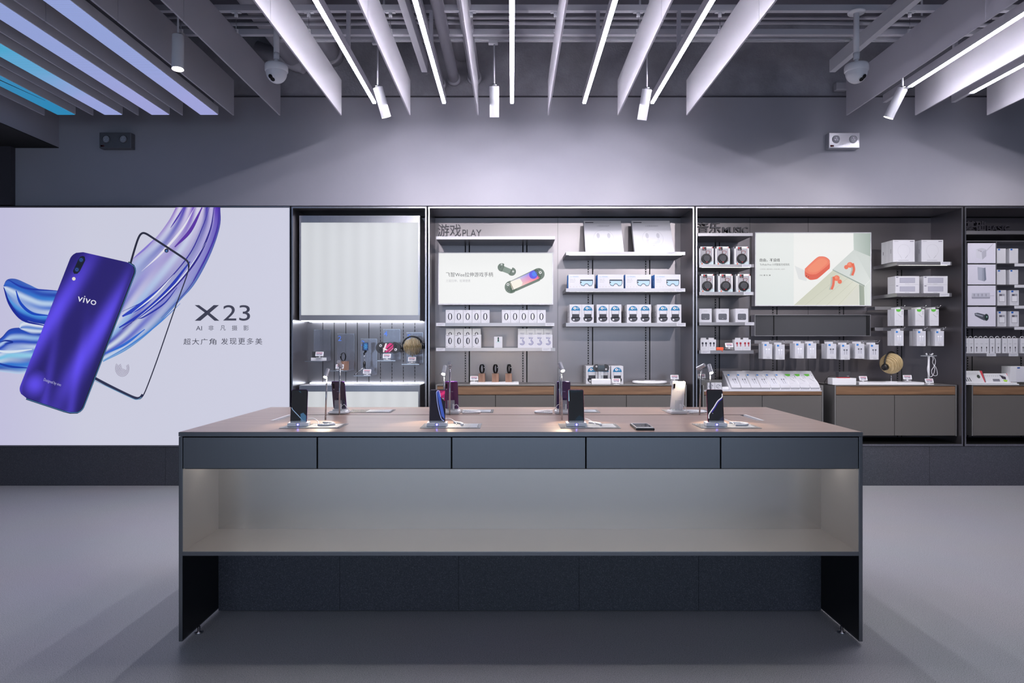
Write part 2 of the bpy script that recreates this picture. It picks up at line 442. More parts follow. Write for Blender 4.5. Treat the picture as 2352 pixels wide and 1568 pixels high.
# ================================================================== the room
m = MB(); m.box(-6.6, 7.2, -5.2, 6.9, -.08, 0, 'floor_stone'); struct(m.build('floor'))
m = MB(); m.box(-6.6, 7.2, -5.2, 6.9, 4.25, 4.35, 'slab_paint'); struct(m.build('ceiling'))
m = MB(); m.box(-6.6, 7.2, W, W+.6, 2.575, 3.58, 'wall_paint'); struct(m.build('wall_back'))
m = MB(); m.box(-6.6, 7.2, W+.004, W+.6, 3.583, 4.25, 'raw_concrete')
m.box(-6.6, 7.2, W-.015, W+.004, 3.574, 3.583, 'dark_wall'); struct(m.build('wall_back_beam'))
m = MB(); m.box(-6.6, 7.2, 6.80, 6.9, 0, 2.575, 'dark_wall'); struct(m.build('wall_back_lower'))
m = MB(); m.box(-6.6, -6.5, -5.2, 6.9, 0, 4.25, 'wall_paint'); struct(m.build('wall_left'))
m = MB(); m.box(7.1, 7.2, -5.2, 6.9, 0, 4.25, 'wall_paint'); struct(m.build('wall_right'))
m = MB(); m.box(-6.6, 7.2, -5.2, -5.1, 3.0, 4.25, 'wall_paint'); m.box(-6.6, -4.1, -5.2, -5.1, 0, 3.0, 'wall_paint'); m.box(4.1, 7.2, -5.2, -5.1, 0, 3.0, 'wall_paint'); m.box(-4.1, 4.1, -5.2, -5.1, 0, .45, 'plinth_stone')
struct(m.build('wall_front'))
for k in range(4):
    x0 = -4.1+2.05*k
    m = MB(); m.box(x0, x0+.05, -5.18, -5.12, .45, 3.0, 'table_metal'); m.box(x0+2.0, x0+2.05, -5.18, -5.12, .45, 3.0, 'table_metal')
    m.box(x0+.05, x0+2.0, -5.18, -5.12, .45, .5, 'table_metal'); m.box(x0+.05, x0+2.0, -5.18, -5.12, 2.95, 3.0, 'table_metal')
    m.box(x0+.05, x0+2.0, -5.155, -5.145, .5, 2.95, 'clear_acrylic')
    struct(m.build('window_%d' % (k+1)))
# bulkhead over the far left, dark underneath
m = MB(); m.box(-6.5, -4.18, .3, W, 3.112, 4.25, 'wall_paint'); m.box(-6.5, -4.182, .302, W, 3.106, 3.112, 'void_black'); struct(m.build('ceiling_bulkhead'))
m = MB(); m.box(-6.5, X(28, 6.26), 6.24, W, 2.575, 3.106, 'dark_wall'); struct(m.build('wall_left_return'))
# stone plinth under the fixture
m = MB()
zt = Z(1024.5, F)
xs = [-6.5, X(380, F), X(1180, F), X(2135, F), 7.1]
for a, b in zip(xs, xs[1:]): m.box(a+.0012, b-.0012, F, F+.5, 0, zt-.002, 'plinth_stone')
m.box(-6.5, 7.1, F+.004, F+.5, 0, zt-.004, 'black_gap')
struct(m.build('baseboard_back'))

# ------------------------------------------------------------------ ceiling: blades, light bars, screens
FZ0, FZ1 = 3.268, 3.572
def blade():
    t = thing('ceiling_baffle', 'x', 'ceiling panel')
    for y0, y1 in ((-4.25, .694), (.70, 2.42), (2.426, 4.147), (4.153, 5.88)):
        m = MB(); m.box(-.006, .006, y0-5.88, y1-5.88, 0, FZ1-FZ0, 'frosted_acrylic', bev=.0015); m.build('panel', t)
    for yy in (4.95, 3.0, 1.2):
        m = MB(); m.cyl((0, yy-5.88, FZ1-FZ0-.01), (0, yy-5.88, 3.70-FZ0), .0022, seg=6, mat='steel')
        m.box(-.012, .012, yy-5.88-.008, yy-5.88+.008, FZ1-FZ0-.012, FZ1-FZ0+.012, 'white_paint'); w_ = m.build('wire', t)
        m = MB(); m.cyl((0, yy-5.88, 3.675-FZ0), (0, yy-5.88, 3.705-FZ0), .013, seg=10, mat='white_paint'); m.box(-.035, .035, yy-5.88-.013, yy-5.88+.013, 3.703-FZ0, 3.709-FZ0, 'white_paint'); m.build('clip', t)
    return t
fins = [(-4.03, 'farthest left ceiling blade, beside the dark bulkhead'), (-3.61, 'ceiling blade left of the cyan-to-lilac ceiling screen strip'), (-3.22, 'ceiling blade between the second and third glowing screen strips from the bulkhead'),
        (-2.84, 'ceiling blade between the two screen strips nearest the spotlights'), (-2.4, 'ceiling blade just right of the last glowing screen strip'), (-2.0, 'ceiling blade passing left of the hanging dome camera on the left'),
        (-1.474, 'ceiling blade between the left dome camera and the first light bar'), (-.881, 'ceiling blade between the first and second central light bars'), (-.296, 'narrow-looking ceiling blade left of the centre light bar'),
        (.315, 'narrow-looking ceiling blade right of the centre light bar'), (.915, 'ceiling blade between the fourth and fifth central light bars'), (1.5075, 'ceiling blade right of the fifth central light bar, beside the open bay'),
        (2.884, 'ceiling blade directly right of the right-hand dome camera'), (3.476, 'ceiling blade between the two light bars on the far right'), (4.095, 'ceiling blade at the far right edge, beyond both light bars')]
for x, lab in fins:
    place('blade', blade, (x, FEND, FZ0), 'frosted white hanging '+lab, 'frosted ceiling blades')

def lightbar(xx, y0, y1, yh, lab, hangers=True):
    t = thing('linear_light', lab, 'ceiling light', (xx, yh, 3.37), 'linear ceiling lights')
    m = MB(); m.box(-.017, .017, 3.48-yh, 0, .008, .075, 'grey_steel_paint', bev=.002); m.build('housing', t)
    m = MB(); m.box(-.0125, .0125, 3.482-yh, y1-yh, 0, .009, 'led_tube'); m.build('diffuser', t)
    if hangers:
        for yy in (4.945, 3.75):
            m = MB(); m.box(-.013, .013, yy-yh-.013, yy-yh+.013, .075, 3.71-3.37, 'grey_steel_paint'); m.build('hanger', t)
for px, n in ((860, 'first'), (1020, 'second'), (1176, 'centre'), (1342, 'fourth'), (1498, 'fifth')):
    lightbar(X(px, FEND), 0, FEND, FEND, 'glowing white linear ceiling light, %s of the five central bars%s' % (n, '' if n != 'centre' else ' pointing straight at the wall'))
lightbar(3.21, 0, 5.50, FEND, 'glowing white linear ceiling light ending behind the tilted spotlight on the right')
lightbar(3.80, 0, 5.637, FEND, 'glowing white linear ceiling light nearest the right edge of the room')

for k, x in enumerate((-2.4, -1.8, -1.2, -.6, 0, .6, 1.2, 1.8, 2.4)):
    t = thing('linear_light', 'dimmed linear ceiling light over the entrance side of the shop, %s from left' % ORD[k], 'ceiling light', (x, 1.25, 3.37), 'linear ceiling lights over the entrance')
    m = MB(); m.box(-.017, .017, -4.6, 0, .008, .075, 'grey_steel_paint'); m.build('housing', t)
    m = MB(); m.box(-.014, .014, -4.6, 0, 0, .009, 'led_tube_dim'); m.build('diffuser', t)
    m = MB(); m.box(-.013, .013, -.063, -.037, .075, 3.71-3.37, 'grey_steel_paint'); m.build('hanger', t)
for px0, px1, mt, lab, c in ((460, 502, 'led_screen_lilac', 'lilac glowing ceiling screen strip nearest the hanging spotlights', 0), (348, 390, 'led_screen_lilac', 'lilac glowing ceiling screen strip, second from the spotlights', 0),
                      (240, 282, 'led_screen_cyan', 'ceiling screen strip fading from cyan to lilac', 0), (132, 174, 'led_screen_blue', 'deep blue ceiling screen strip with a black streak, beside the bulkhead', 1)):
    x0, x1 = X(px0, FEND), X(px1, FEND); zb = Z(264, FEND)
    t = thing('ceiling_screen', lab, 'led screen', ((x0+x1)/2, FEND, zb), 'glowing ceiling screens'); hw = (x1-x0)/2
    m = MB(); m.box(-hw, hw, -4.6, 0, .004, .072, 'grey_steel_paint', bev=.002); m.box(-hw+.02, hw-.02, -4.6, -.05, .072, .15, 'box_grey'); m.build('casing', t)
    m = MB(); m.box(-hw+.004, hw-.004, -4.6, -.003, 0, .005, mt)
    if c:
        T = lambda u, v, l: (u, v, -.0006*l)
        ink = Ink(m, T); ink.line([(-hw+.01, -2.6), (-.02, -1.6), (.0, -1.0), (.055, -.35)], lambda q: .045*(1-q)+.004, '050810', 6)
    m.build('screen', t)
# steel grid, conduits, pipes
for (ya, yb, lab) in ((4.927, 4.967, 'grey square steel ceiling rail carrying the blade wires, nearer of two'), (5.311, 5.351, 'grey square steel ceiling rail, farther one beside the track')):
    m = MB(); m.box(-4.1, 7.05, ya, yb, 3.71, 3.754, 'grey_steel_paint', bev=.002); o = m.build('ceiling_rail'); tag(o, lab, 'rail', 'steel ceiling rails')
for (ya, x0, x1) in ((3.75, -4.1, 7.05), (1.2, -4.1, 7.05)):
    m = MB(); m.box(x0, x1, ya-.02, ya+.02, 3.71, 3.754, 'grey_steel_paint', bev=.002); o = m.build('ceiling_rail'); tag(o, 'grey square steel ceiling rail over the %s' % ('display table' if ya > 3 else 'open floor before the table'), 'rail', 'steel ceiling rails')
m = MB()
for x, y in ((-3, 4.947), (-1, 4.947), (1, 4.947), (3.2, 4.947), (5.5, 4.947), (-3, 5.331), (-1, 5.331), (1, 5.331), (3.2, 5.331)): m.cyl((x, y, 3.75), (x, y, 4.25), .008, seg=8, mat='grey_steel_paint')
o = m.build('suspension_rods'); tag(o, 'thin grey rods holding the steel rails under the slab', 'rod'); o['kind'] = 'stuff'
for pts, r, lab in (([(-4, 5.15, 3.77), (0, 5.15, 3.765), (7, 5.15, 3.76)], .014, 'thin grey conduit running along the ceiling between the rails, nearer one'),
                ([(-4, 5.25, 3.76), (-1.4, 5.25, 3.765), (-.8, 5.25, 3.775), (1.2, 5.25, 3.765), (2.2, 5.24, 3.77), (3.6, 5.2, 3.73), (7, 5.2, 3.72)], .016, 'thin grey conduit sagging along the ceiling, farther one'),
                ([(-4, 4.7, 3.86), (-1.8, 4.7, 3.86)], .016, 'short grey conduit above the left blades')):
    m = MB(); m.tube(pts, r, 8, 'pipe_grey', smooth=5); o = m.build('conduit'); tag(o, lab, 'pipe', 'ceiling conduits')
for x, z, r, col, lab, y0 in ((X(1043, 6.28), Z(178, 6.28)-.02, .047, 'pipe_grey', 'grey round pipe entering the concrete beam left of the centre spotlight', 3.4),
                     (X(1015, 6.28), Z(196, 6.28), .026, 'pipe_grey', 'thin grey pipe beside the larger pipe entering the concrete', 4.4),
                     (X(1090, 6.28), Z(180, 6.28), .05, 'pipe_grey', 'grey pipe mostly hidden behind the narrow-looking blade', 3.4),
                     (X(683, 6.28), Z(140, 6.28), .10, 'pipe_grey', 'large round grey duct ending above the left dome camera', 3.6),
                     (X(762, 6.28), Z(128, 6.28), .10, 'pipe_grey', 'large round grey duct behind the first blade right of the left dome camera', 3.6)):
    t = thing('ceiling_pipe', lab, 'pipe', (x, W, z), 'pipes running to the back wall')
    m = MB(); m.cyl((0, y0-W, .06 if r > .09 else 0), (0, .01, 0), r, seg=24, mat=col); m.build('pipe', t)
    m = MB(); m.lathe([(r+.001, 0), (r+.014, .0), (r+.014, .05), (r+.001, .05)], 24, col); m2 = MB()
    o = m.build('collar', t); o.rotation_euler = (math.pi/2, 0, 0); o.location = (0, -.02 if r < .09 else -.08, 0)
m = MB(); m.cyl((X(590, 6.2), 6.2, 3.98), (X(700, 6.2), 6.2, 3.82), .07, seg=20, mat='pipe_grey'); o = m.build('ceiling_duct'); tag(o, 'slanting grey duct above the left rail end', 'duct')
m = MB(); m.cyl((-.45, 4.2, 3.95), (-.45, 6.2, 3.95), .09, seg=20, mat='pipe_grey'); m.cyl((-.45, 5.2, 3.95), (-.45, 5.26, 3.95), .1, seg=20, mat='pipe_grey'); o = m.build('ceiling_duct'); tag(o, 'round grey duct high above the centre light bar', 'duct')
for x, ye, lab in ((-.765, 5.78, 'pale square channel running into the room beside the second light bar'), (2.687, 5.78, 'pale square channel above the right-hand dome camera')):
    m = MB(); m.box(x, x+.05, .3, ye, 3.60, 3.705, 'white_paint', bev=.002); o = m.build('ceiling_channel'); tag(o, lab, 'channel', 'pale ceiling channels')
# lighting track and spots
t = thing('lighting_track', 'slim white lighting track with a black slot along the back rail', 'track', (0, 5.45, 3.72))
m = MB(); m.box(-1.9, X(1941, 5.45), -.02, -.008, 0, .03, 'white_paint'); m.box(-1.9, X(1941, 5.45), .008, .02, 0, .03, 'white_paint'); m.box(-1.9, X(1941, 5.45), -.008, .008, .01, .03, 'black_gap'); m.build('rail', t)
m = MB(); m.box(X(1941, 5.45), X(1990, 5.45), -.02, .02, 0, .035, 'white_paint', bev=.003); m.build('connector', t)
m = MB(); m.box(X(1990, 5.45), X(2150, 5.45), -.02, -.008, 0, .03, 'white_paint'); m.box(X(1990, 5.45), X(2150, 5.45), .008, .02, 0, .03, 'white_paint'); m.box(X(1990, 5.45), X(2150, 5.45), -.008, .008, .01, .03, 'black_gap'); m.build('rail', t)
t = thing('lighting_track', 'white lighting track over the left ceiling blades', 'track', (0, 4.6, 3.66))
m = MB(); m.box(-2.7, -1.6, -.02, .02, 0, .035, 'white_paint', bev=.003); m.build('rail', t)
def spot(x, y, ztop, zh, ax, lab, energy=120, target=None, col=(1, .93, .88), size=62):
    t = thing('track_spotlight', lab, 'spotlight', (x, y, ztop), 'white track spotlights')
    m = MB(); m.box(-.045, .03, -.018, .018, -.03, 0, 'white_paint', bev=.004); m.build('adapter', t)
    m = MB(); m.cyl((0, 0, -.03), (0, 0, zh-ztop+.01), .0065, seg=10, mat='white_paint'); m.cyl((-.018, 0, zh-ztop), (.018, 0, zh-ztop), .009, seg=10, mat='steel'); m.build('rod', t)
    d = Vector(ax).normalized(); a = Vector((0, 0, zh-ztop-.012)); e = a+d*.233
    m = MB(); m.cyl(a, e, .038, seg=28, mat='white_paint', caps=False); m.cyl(a-d*.002, a+d*.004, .036, .038, seg=28, mat='white_paint'); m.cyl(e-d*.014, e-d*.006, .037, seg=28, mat='white_paint'); h = m.build('head', t)
    m = MB(); m.cyl(e-d*.006, e-d*.002, .032, seg=28, mat='spot_lens'); m.build('lens', t)
    p = t.location+e+d*.02
    if target is not None: p = t.location+e+(Vector(target)-(t.location+e)).normalized()*.045
    light('spot_beam', 'SPOT', p, energy*(.155 if target is None else 1), col, target=target if target else p+d, parent=t, spot_size=math.radians(128 if target is None else size), spot_blend=1.0 if target is None else .7, shadow_soft_size=.03)
TR = 3.722
spot(X(868, 5.45), 5.45, TR, 3.36, (.26, .30, -1), 'white cylinder spotlight tilted right, beside the first light bar')
spot(X(1135, 5.45), 5.45, TR, 3.369, (0.0, .36, -1), 'white cylinder spotlight hanging straight, left of the centre light bar', 150, size=84)
spot(X(1486, 5.45), 5.45, TR, 3.345, (-.12, .36, -1), 'white cylinder spotlight touching the end of the fifth light bar', 150, size=84)
spot(X(2073, 5.45), 5.45, TR, 3.35, (-.36, .34, -1), 'white cylinder spotlight tilted left, under the right-hand ceiling blades', 150, size=84)
m = MB(); m.box(3.9, 5.4, 5.43, 5.47, 3.722, 3.752, 'white_paint', bev=.003); tag(m.build('lighting_track'), 'white lighting track length over the right end of the fixture', 'track')
spot(4.45, 5.45, TR, 3.36, (0, .36, -1), 'white cylinder spotlight above the charging bay, beyond the right edge', 130)
spot(X(409, 4.6), 4.6, 3.66, 3.39, (.04, -.10, -1), 'white cylinder spotlight with its lit lens showing, left of the left dome camera', 50)
# the second track, out of frame towards the entrance, aims at the bays
t = thing('lighting_track', 'white lighting track over the entrance side of the shop', 'track', (0, .6, 3.66))
m = MB(); m.box(-3.2, 5.2, -.02, .02, 0, .035, 'white_paint', bev=.003); m.build('rail', t)
for k, (x, tx, en) in enumerate(((-1.2, -1.3, 70), (.15, .0, 110), (1.2, 1.25, 130), (2.3, 2.5, 270), (3.7, 4.0, 300))):
    spot(x, .6, 3.66, 3.42, (tx-x, 5.7, -1.7) if 0 else (0, .5, -.5), 'white cylinder spotlight on the entrance track aimed at the wall bays, %s from left' % ORD[k], en, target=(tx, 6.4, 1.5), col=(1, .95, .97), size=36)
def cctv(x, lab, s):
    t = thing('dome_camera', lab, 'security camera', (x, 4.947, 3.71), 'hanging dome cameras')
    m = MB(); m.lathe([(.012, -.012), (.058, -.012), (.06, -.004), (.06, 0)], 24, 'camera_white'); m.build('flange', t)
    m = MB(); m.cyl((0, 0, -.01), (0, 0, -.30), .02, seg=16, mat='camera_white'); m.cyl((0, 0, -.30), (0, 0, -.345), .023, .02, seg=16, mat='camera_white'); m.cyl((0, 0, -.34), (0, 0, -.385), .014, seg=12, mat='camera_white'); m.build('pole', t)
    m = MB(); m.lathe([(.04, -.375), (.078, -.385), (.082, -.40), (.082, -.43), (.076, -.438)], 28, 'camera_white'); b = m.build('mount_ring', t)
    m = MB(); prof = [(.075, -.436)]+[(.074*math.cos(a*math.pi/2/8), -.44-.078*math.sin(a*math.pi/2/8)) for a in range(0, 8)]+[(.003, -.519)]
    m.lathe(prof[::-1], 28, 'camera_white'); d = m.build('dome', t)
    for k, q in enumerate(((.35, .0), (.62, .45))):
        dirv = Vector((s*.62*(1-.9*q[1]), -.72, -.55-.35*k)).normalized(); c = Vector((0, 0, -.445))
        m = MB(); m.cyl(c+dirv*.068, c+dirv*.0805, .017, seg=16, mat='camera_white', capmat='lens_black'); m.cyl(c+dirv*.0795, c+dirv*.0812, .0135, seg=16, mat='lens_black'); m.build('lens', d)
cctv(X(635, 4.947), 'white dome camera on a pole over the left ceiling blades', -.4)
cctv(X(1967, 4.947), 'white dome camera on a flanged pole over the right side of the shop', .5)
# bracketed sensor behind the right-hand camera
t = thing('wall_sensor', 'small grey bracketed wall box behind the right-hand dome camera', 'sensor', (X(1928, W), W, Z(206, W)))
m = MB(); m.box(-.075, .03, -.10, -.04, -.035, .035, 'pipe_grey', bev=.008); m.build('body', t)
m = MB(); m.tube([(0, -.05, .02), (.05, -.03, .05), (.09, 0, .04)], .012, 8, 'pipe_grey', smooth=4); m.box(.06, .09, -.04, 0, -.08, .06, 'pipe_grey', bev=.004); m.build('bracket', t)
# emergency lights
def emergency(px0, px1, mat, lab, sd):
    yf = W-.07; x0, x1 = X(px0, yf), X(px1, yf); z0, z1 = Z(340, yf), Z(304, yf)
    t = thing('emergency_light', lab, 'emergency light', ((x0+x1)/2, W, (z0+z1)/2), 'twin-lamp emergency lights'); hw = (x1-x0)/2; hz = (z1-z0)/2
    m = MB(); m.box(-hw, hw, -.07, 0, -hz, hz, mat, bev=.006)
    T = lambda u, v, l: (u, -.0702-.0004*l, v)
    ink = Ink(m, T); ink.rect(-hw+.012, -hw+.045, -hz+.012, -hz+.028, '501418'); ink.rect(-hw+.014, -hw+.03, -hz+.014, -hz+.026, 'c03038')
    for k in range(4): ink.ell(-.012+.018*k, -hz+.035, .003, .003, '606068', 8)
    m.build('case', t)
    for s in (-1, 1):
        m = MB(); m.cyl((s*.078, -.072, .008), (s*.078, -.084, .008), .036, .032, seg=24, mat=mat, caps=False); m.lathe([(.001, 0), (.03, 0)], 20, 'pipe_grey') if 0 else None
        m.cyl((s*.078, -.071, .008), (s*.078, -.076, .008), .032, seg=24, mat='pipe_grey')
        for q in range(3):
            a = math.radians(90+120*q); m.cyl((s*.078+.011*math.cos(a), -.076, .008+.011*math.sin(a)), (s*.078+.011*math.cos(a), -.081, .008+.011*math.sin(a)), .008, seg=10, mat='emergency_silver')
        m.build('lamp', t)
emergency(228, 301, 'emergency_dark', 'dark grey twin-lamp emergency light above the phone poster', 1)
emergency(1904, 1975, 'emergency_silver', 'silver twin-lamp emergency light above the music bay', -1)

# ------------------------------------------------------------------ display table
TX0, TX1, TY0, TYC, TY1, TZ = X(410, 2.98), X(1982, 2.98), 2.98, 3.345, 4.115, .926
KT = 2.98/FPX
t = thing('display_table', 'long wood-topped metal display table with five drawers and an open shelf', 'table', ((TX0+TX1)/2, TY0, 0)); TO = t.location
def tb(mb, name): return mb.build(name, t, TO)
GX0, GX1, GY0, GY1 = -1.17, 1.226, 3.41, 3.685
m = MB()
m.box(TX0, TX1, TY0, GY0, TZ-.018, TZ, 'table_metal'); m.box(TX0, TX1, GY1, TY1, TZ-.018, TZ, 'table_metal')
m.box(TX0, GX0-.035, GY0, GY1, TZ-.018, TZ, 'table_metal'); m.box(GX1+.035, TX1, GY0, GY1, TZ-.018, TZ, 'table_metal')
m.box(GX0-.035, GX1+.035, GY0, GY1, TZ-.03, TZ-.012, 'black_gap'); tb(m, 'top_frame')
m = MB(); e = .003
m.box(TX0+e, TX1-e, TY0+e, GY0, TZ, TZ+.0012, 'table_wood'); m.box(TX0+e, TX1-e, GY1, TY1-e, TZ, TZ+.0012, 'table_wood')
m.box(TX0+e, GX0-.035, GY0, GY1, TZ, TZ+.0012, 'table_wood'); m.box(GX1+.035, TX1-e, GY0, GY1, TZ, TZ+.0012, 'table_wood'); tb(m, 'tabletop')
m = MB(); m.box(GX0, GX1, GY0+.007, GY1-.007, TZ-.012, TZ, 'table_wood'); tb(m, 'cable_cover')
m = MB(); m.box(GX1+.024, GX1+.036, GY0, GY1, TZ-.01, TZ+.002, 'white_plastic'); tb(m, 'slot_trim')
m = MB(); m.box(GX0-.036, GX0-.024, GY0, GY1, TZ-.01, TZ+.002, 'white_plastic'); tb(m, 'slot_trim')
for x0, x1 in ((TX0, TX0+.016), (TX1-.016, TX1)):
    m = MB(); m.box(x0, x1, TY0+.001, TY1, .012, TZ-.020, 'table_metal', bev=.0015); tb(m, 'side_panel')
xi0, xi1 = TX0+.016, TX1-.016
seams = [418, 728, 1037, 1346, 1656, 1974]
for a, b in zip(seams, seams[1:]):
    m = MB(); m.box(X(a, TY0)+.003, X(b, TY0)-.003, TY0+.004, TY0+.022, .767, .9025, 'table_metal', bev=.001); d = tb(m, 'drawer')
m = MB(); m.box(xi0, xi1, TY0+.024, TYC+.4, .772, TZ-.019, 'void_black'); m.box(xi0, xi1, TY0+.0225, TY0+.03, .7615, .78, 'void_black'); tb(m, 'carcass')
SZ = .404
m = MB(); m.box(xi0, xi1, TY0+.002, TYC+.02, SZ-.018, SZ-.001, 'table_metal', bev=.001); m.box(xi0, xi1, TY0+.006, TYC+.02, SZ-.001, SZ, 'table_shelf'); tb(m, 'shelf')
m = MB(); m.box(xi0, xi1, TYC, TYC+.02, SZ, .767, 'table_inner'); tb(m, 'back_panel')
m = MB(); m.box(xi0, xi0+.0015, TY0+.005, TYC, SZ, .766, 'table_shelf'); m.box(xi1-.0015, xi1, TY0+.005, TYC, SZ, .766, 'table_shelf'); m.box(xi0, xi1, TY0+.03, TYC, .766, .7675, 'table_shelf'); tb(m, 'shelf_lining')
m = MB(); m.box(xi0+.02, xi1-.02, TY0+.168, TY0+.178, .7615, .7655, 'led_table'); tb(m, 'led_strip')
for xl in (xi0+.022, xi1-.022):
    m = MB(); m.box(xl-.001, xl+.001, TY0+.03, TY0+.034, SZ, .766, 'steel') if 0 else None
m = MB(); ks = [xi0, X(780, TYC), X(1053, TYC), X(1330, TYC), X(1605, TYC), xi1]
for a, b in zip(ks, ks[1:]): m.box(a+.0008, b-.0008, TYC+.002, TYC+.024, .004, SZ-.018, 'plinth_stone')
m.box(xi0, xi1, TYC+.006, TYC+.4, .004, SZ-.018, 'black_gap'); tb(m, 'kick_panel')
for xa in (xi0, xi1-.0012):
    m = MB(); m.box(xa, xa+.0012, TY0+.004, TYC, .02, SZ-.019, 'black_plastic'); tb(m, 'leg_lining')
m = MB(); m.box(xi0, xi1, TYC+.4, TYC+.42, .004, TZ-.019, 'table_metal'); tb(m, 'rear_panel')
for x in (xi0+.018, xi1-.018):
    m = MB(); m.lathe([(.02, 0), (.02, .006), (.006, .009), (.006, .03)], 16, 'steel', (x, TY0+.12, 0)); tb(m, 'levelling_foot')

# ================================================================== wall fixture: bays
ZB, ZT = Z(1024, F), Z(475, F)
def bay(px0, px1, lab, cols, seams=(), mid=None):
    x0, x1 = X(px0, F), X(px1, F); cx = (x0+x1)/2
    t = thing('display_bay', lab, 'display bay', (cx, F, ZB), 'recessed wall display bays'); O = t.location
    d = .012
    m = MB(); m.box(x0+d, x1-d, B-.002, B+.02, ZB+.02, ZT-.02, 'bay_metal')
    for s in seams: m.box(X(s, B)-.0015, X(s, B)+.0015, B-.0026, B, ZB+.02, ZT-.02, 'black_gap')
    m.build('back_panel', t, O)
    for a, b in ((x0, x0+d), (x1-d, x1)):
        m = MB(); m.box(a, b, F, B, ZB, ZT, 'bay_metal'); m.box(a-.0005, b+.0005, F-.006, F+.001, ZB, ZT, 'bay_edge'); m.build('side_panel', t, O)
    m = MB(); m.box(x0+d, x1-d, F+.006, B, ZT-d, ZT, 'bay_metal'); m.box(x0+d, x1-d, F-.006, F+.006, ZT-d, ZT+.001, 'bay_edge'); m.build('top_panel', t, O)
    m = MB(); m.box(x0+d, x1-d, F+.006, B, ZB, ZB+d, 'void_black'); m.box(x0+d, x1-d, F-.006, F+.006, ZB, ZB+.018, 'bay_edge'); m.build('bottom_panel', t, O)
    for a, b in cols:
        m = MB(); xa, xb = X(a, B), X(b, B)
        m.box(xa-.006, xa+.006, B-.004, B-.0005, ZB+.02, Z(552, B), 'black_gap'); m.box(xb-.006, xb+.006, B-.004, B-.0005, ZB+.02, Z(552, B), 'black_gap'); m.box(xa+.006, xb-.006, B-.006, B-.0005, ZB+.02, Z(552, B), 'bay_metal')
        for k in range(60):
            z = ZB+.3+k*.025
            for xx in (xa,): m.box(xx-.004, xx+.004, B-.006, B-.0038, z, z+.012, 'bay_metal')
        m.build('slotted_channel', t, O)
    return t
bay(984, 1594, 'dark metal wall bay with the game accessories and band boxes', ((1069, 1078), (1201, 1210), (1351, 1361), (1483, 1492)), (1281,))
bay(1598, 2211, 'dark metal wall bay with the music products and the orange earphone poster', ((1643, 1652), (1775, 1784), (1928, 1937), (2061, 2070)), (1722, 1856, 2141))
bay(2215, 2826, 'dark metal wall bay with charging accessories at the right edge', ((2222, 2232), (2345, 2354), (2500, 2510)), ())
bay(670, 980, 'dark metal wall bay with the numbered display shelves and light panels', (), ())
# slatted backing of the numbered bay
t = thing('slotted_backing', 'grey metal backing of upright slotted strips behind the numbered shelves', 'wall panel', (X(840, B), B, Z(880, B))); O = t.location
m = MB(); lines = [742, 768.5, 795, 821.3, 847.8, 874.2, 900.6, 927, 953.3]
edges = [X(690, B)]+[X(q, B) for q in lines]+[X(986, B)-.015]
for a, b in zip(edges, edges[1:]): m.box(a+.003, b-.003, B-.012, B-.003, Z(880, B)-.02, Z(736, B), 'bay_metal', bev=.001)
m.box(edges[0], edges[-1], B-.006, B-.002, Z(880, B)-.02, Z(736, B), 'black_gap')
for q in lines[5:]:
    for k in range(19): m.box(X(q, B)-.003, X(q, B)+.003, B-.0125, B-.005, Z(880, B)+k*.033, Z(880, B)+k*.033+.012, 'bay_metal')
m.build('panel', t, O)
YA = 6.37
def lightpanel(z0, z1, zf0, zf1, lab, name):
    x0, x1 = X(687.5, YA), X(964.5, YA); xb = X(986, B)-.02
    t = thing(name, lab, 'light box', ((x0+x1)/2, YA, z0)); O = t.location
    m = MB(); m.box(x0, x1, YA+.004, B-.014, z0+.002, z1, 'shelf_metal')
    m.box(x0, x1, YA, YA+.006, zf1, z1, 'bay_edge'); m.box(x0, x1, YA, YA+.006, z0, zf0, 'shelf_metal')
    m.box(x0, x0+.016, YA, YA+.006, zf0, zf1, 'bay_edge'); m.box(x1-.016, x1, YA, YA+.006, zf0, zf1, 'bay_edge'); m.build('casing', t, O)
    m = MB(); m.box(x0+.016, x1-.016, YA+.002, YA+.0045, zf0, zf1, 'backlit_diffuser'); m.build('diffuser', t, O)
    return t, O, x0, x1
t, O, x0, x1 = lightpanel(Z(736, YA), Z(495, YA), Z(723.5, YA), Z(511, YA), 'large blank backlit panel in a brushed metal frame above the numbered shelves', 'blank_light_box')
m = MB(); m.box(x0+.01, x1-.01, YA+.03, YA+.05, Z(736, YA)-.006, Z(736, YA)+.002, 'led_bay'); m.box(x0+.01, x1-.01, B-.06, B-.045, Z(736, YA)-.006, Z(736, YA)+.002, 'led_bay'); m.build('led_strip', t, O)
t, O, x0, x1 = lightpanel(ZB+.013, Z(885, YA), Z(1000, YA), Z(899, YA), 'low backlit counter under the numbered shelves, mostly behind the table', 'backlit_counter')
m = MB(); m.box(x0+.004, x1-.004, YA+.004, B-.014, Z(885, YA), Z(885, YA)+.0015, 'white_plastic'); m.box(x0+.01, x1-.01, B-.045, B-.025, Z(885, YA)+.001, Z(885, YA)+.008, 'led_bay'); m.build('counter_top', t, O)

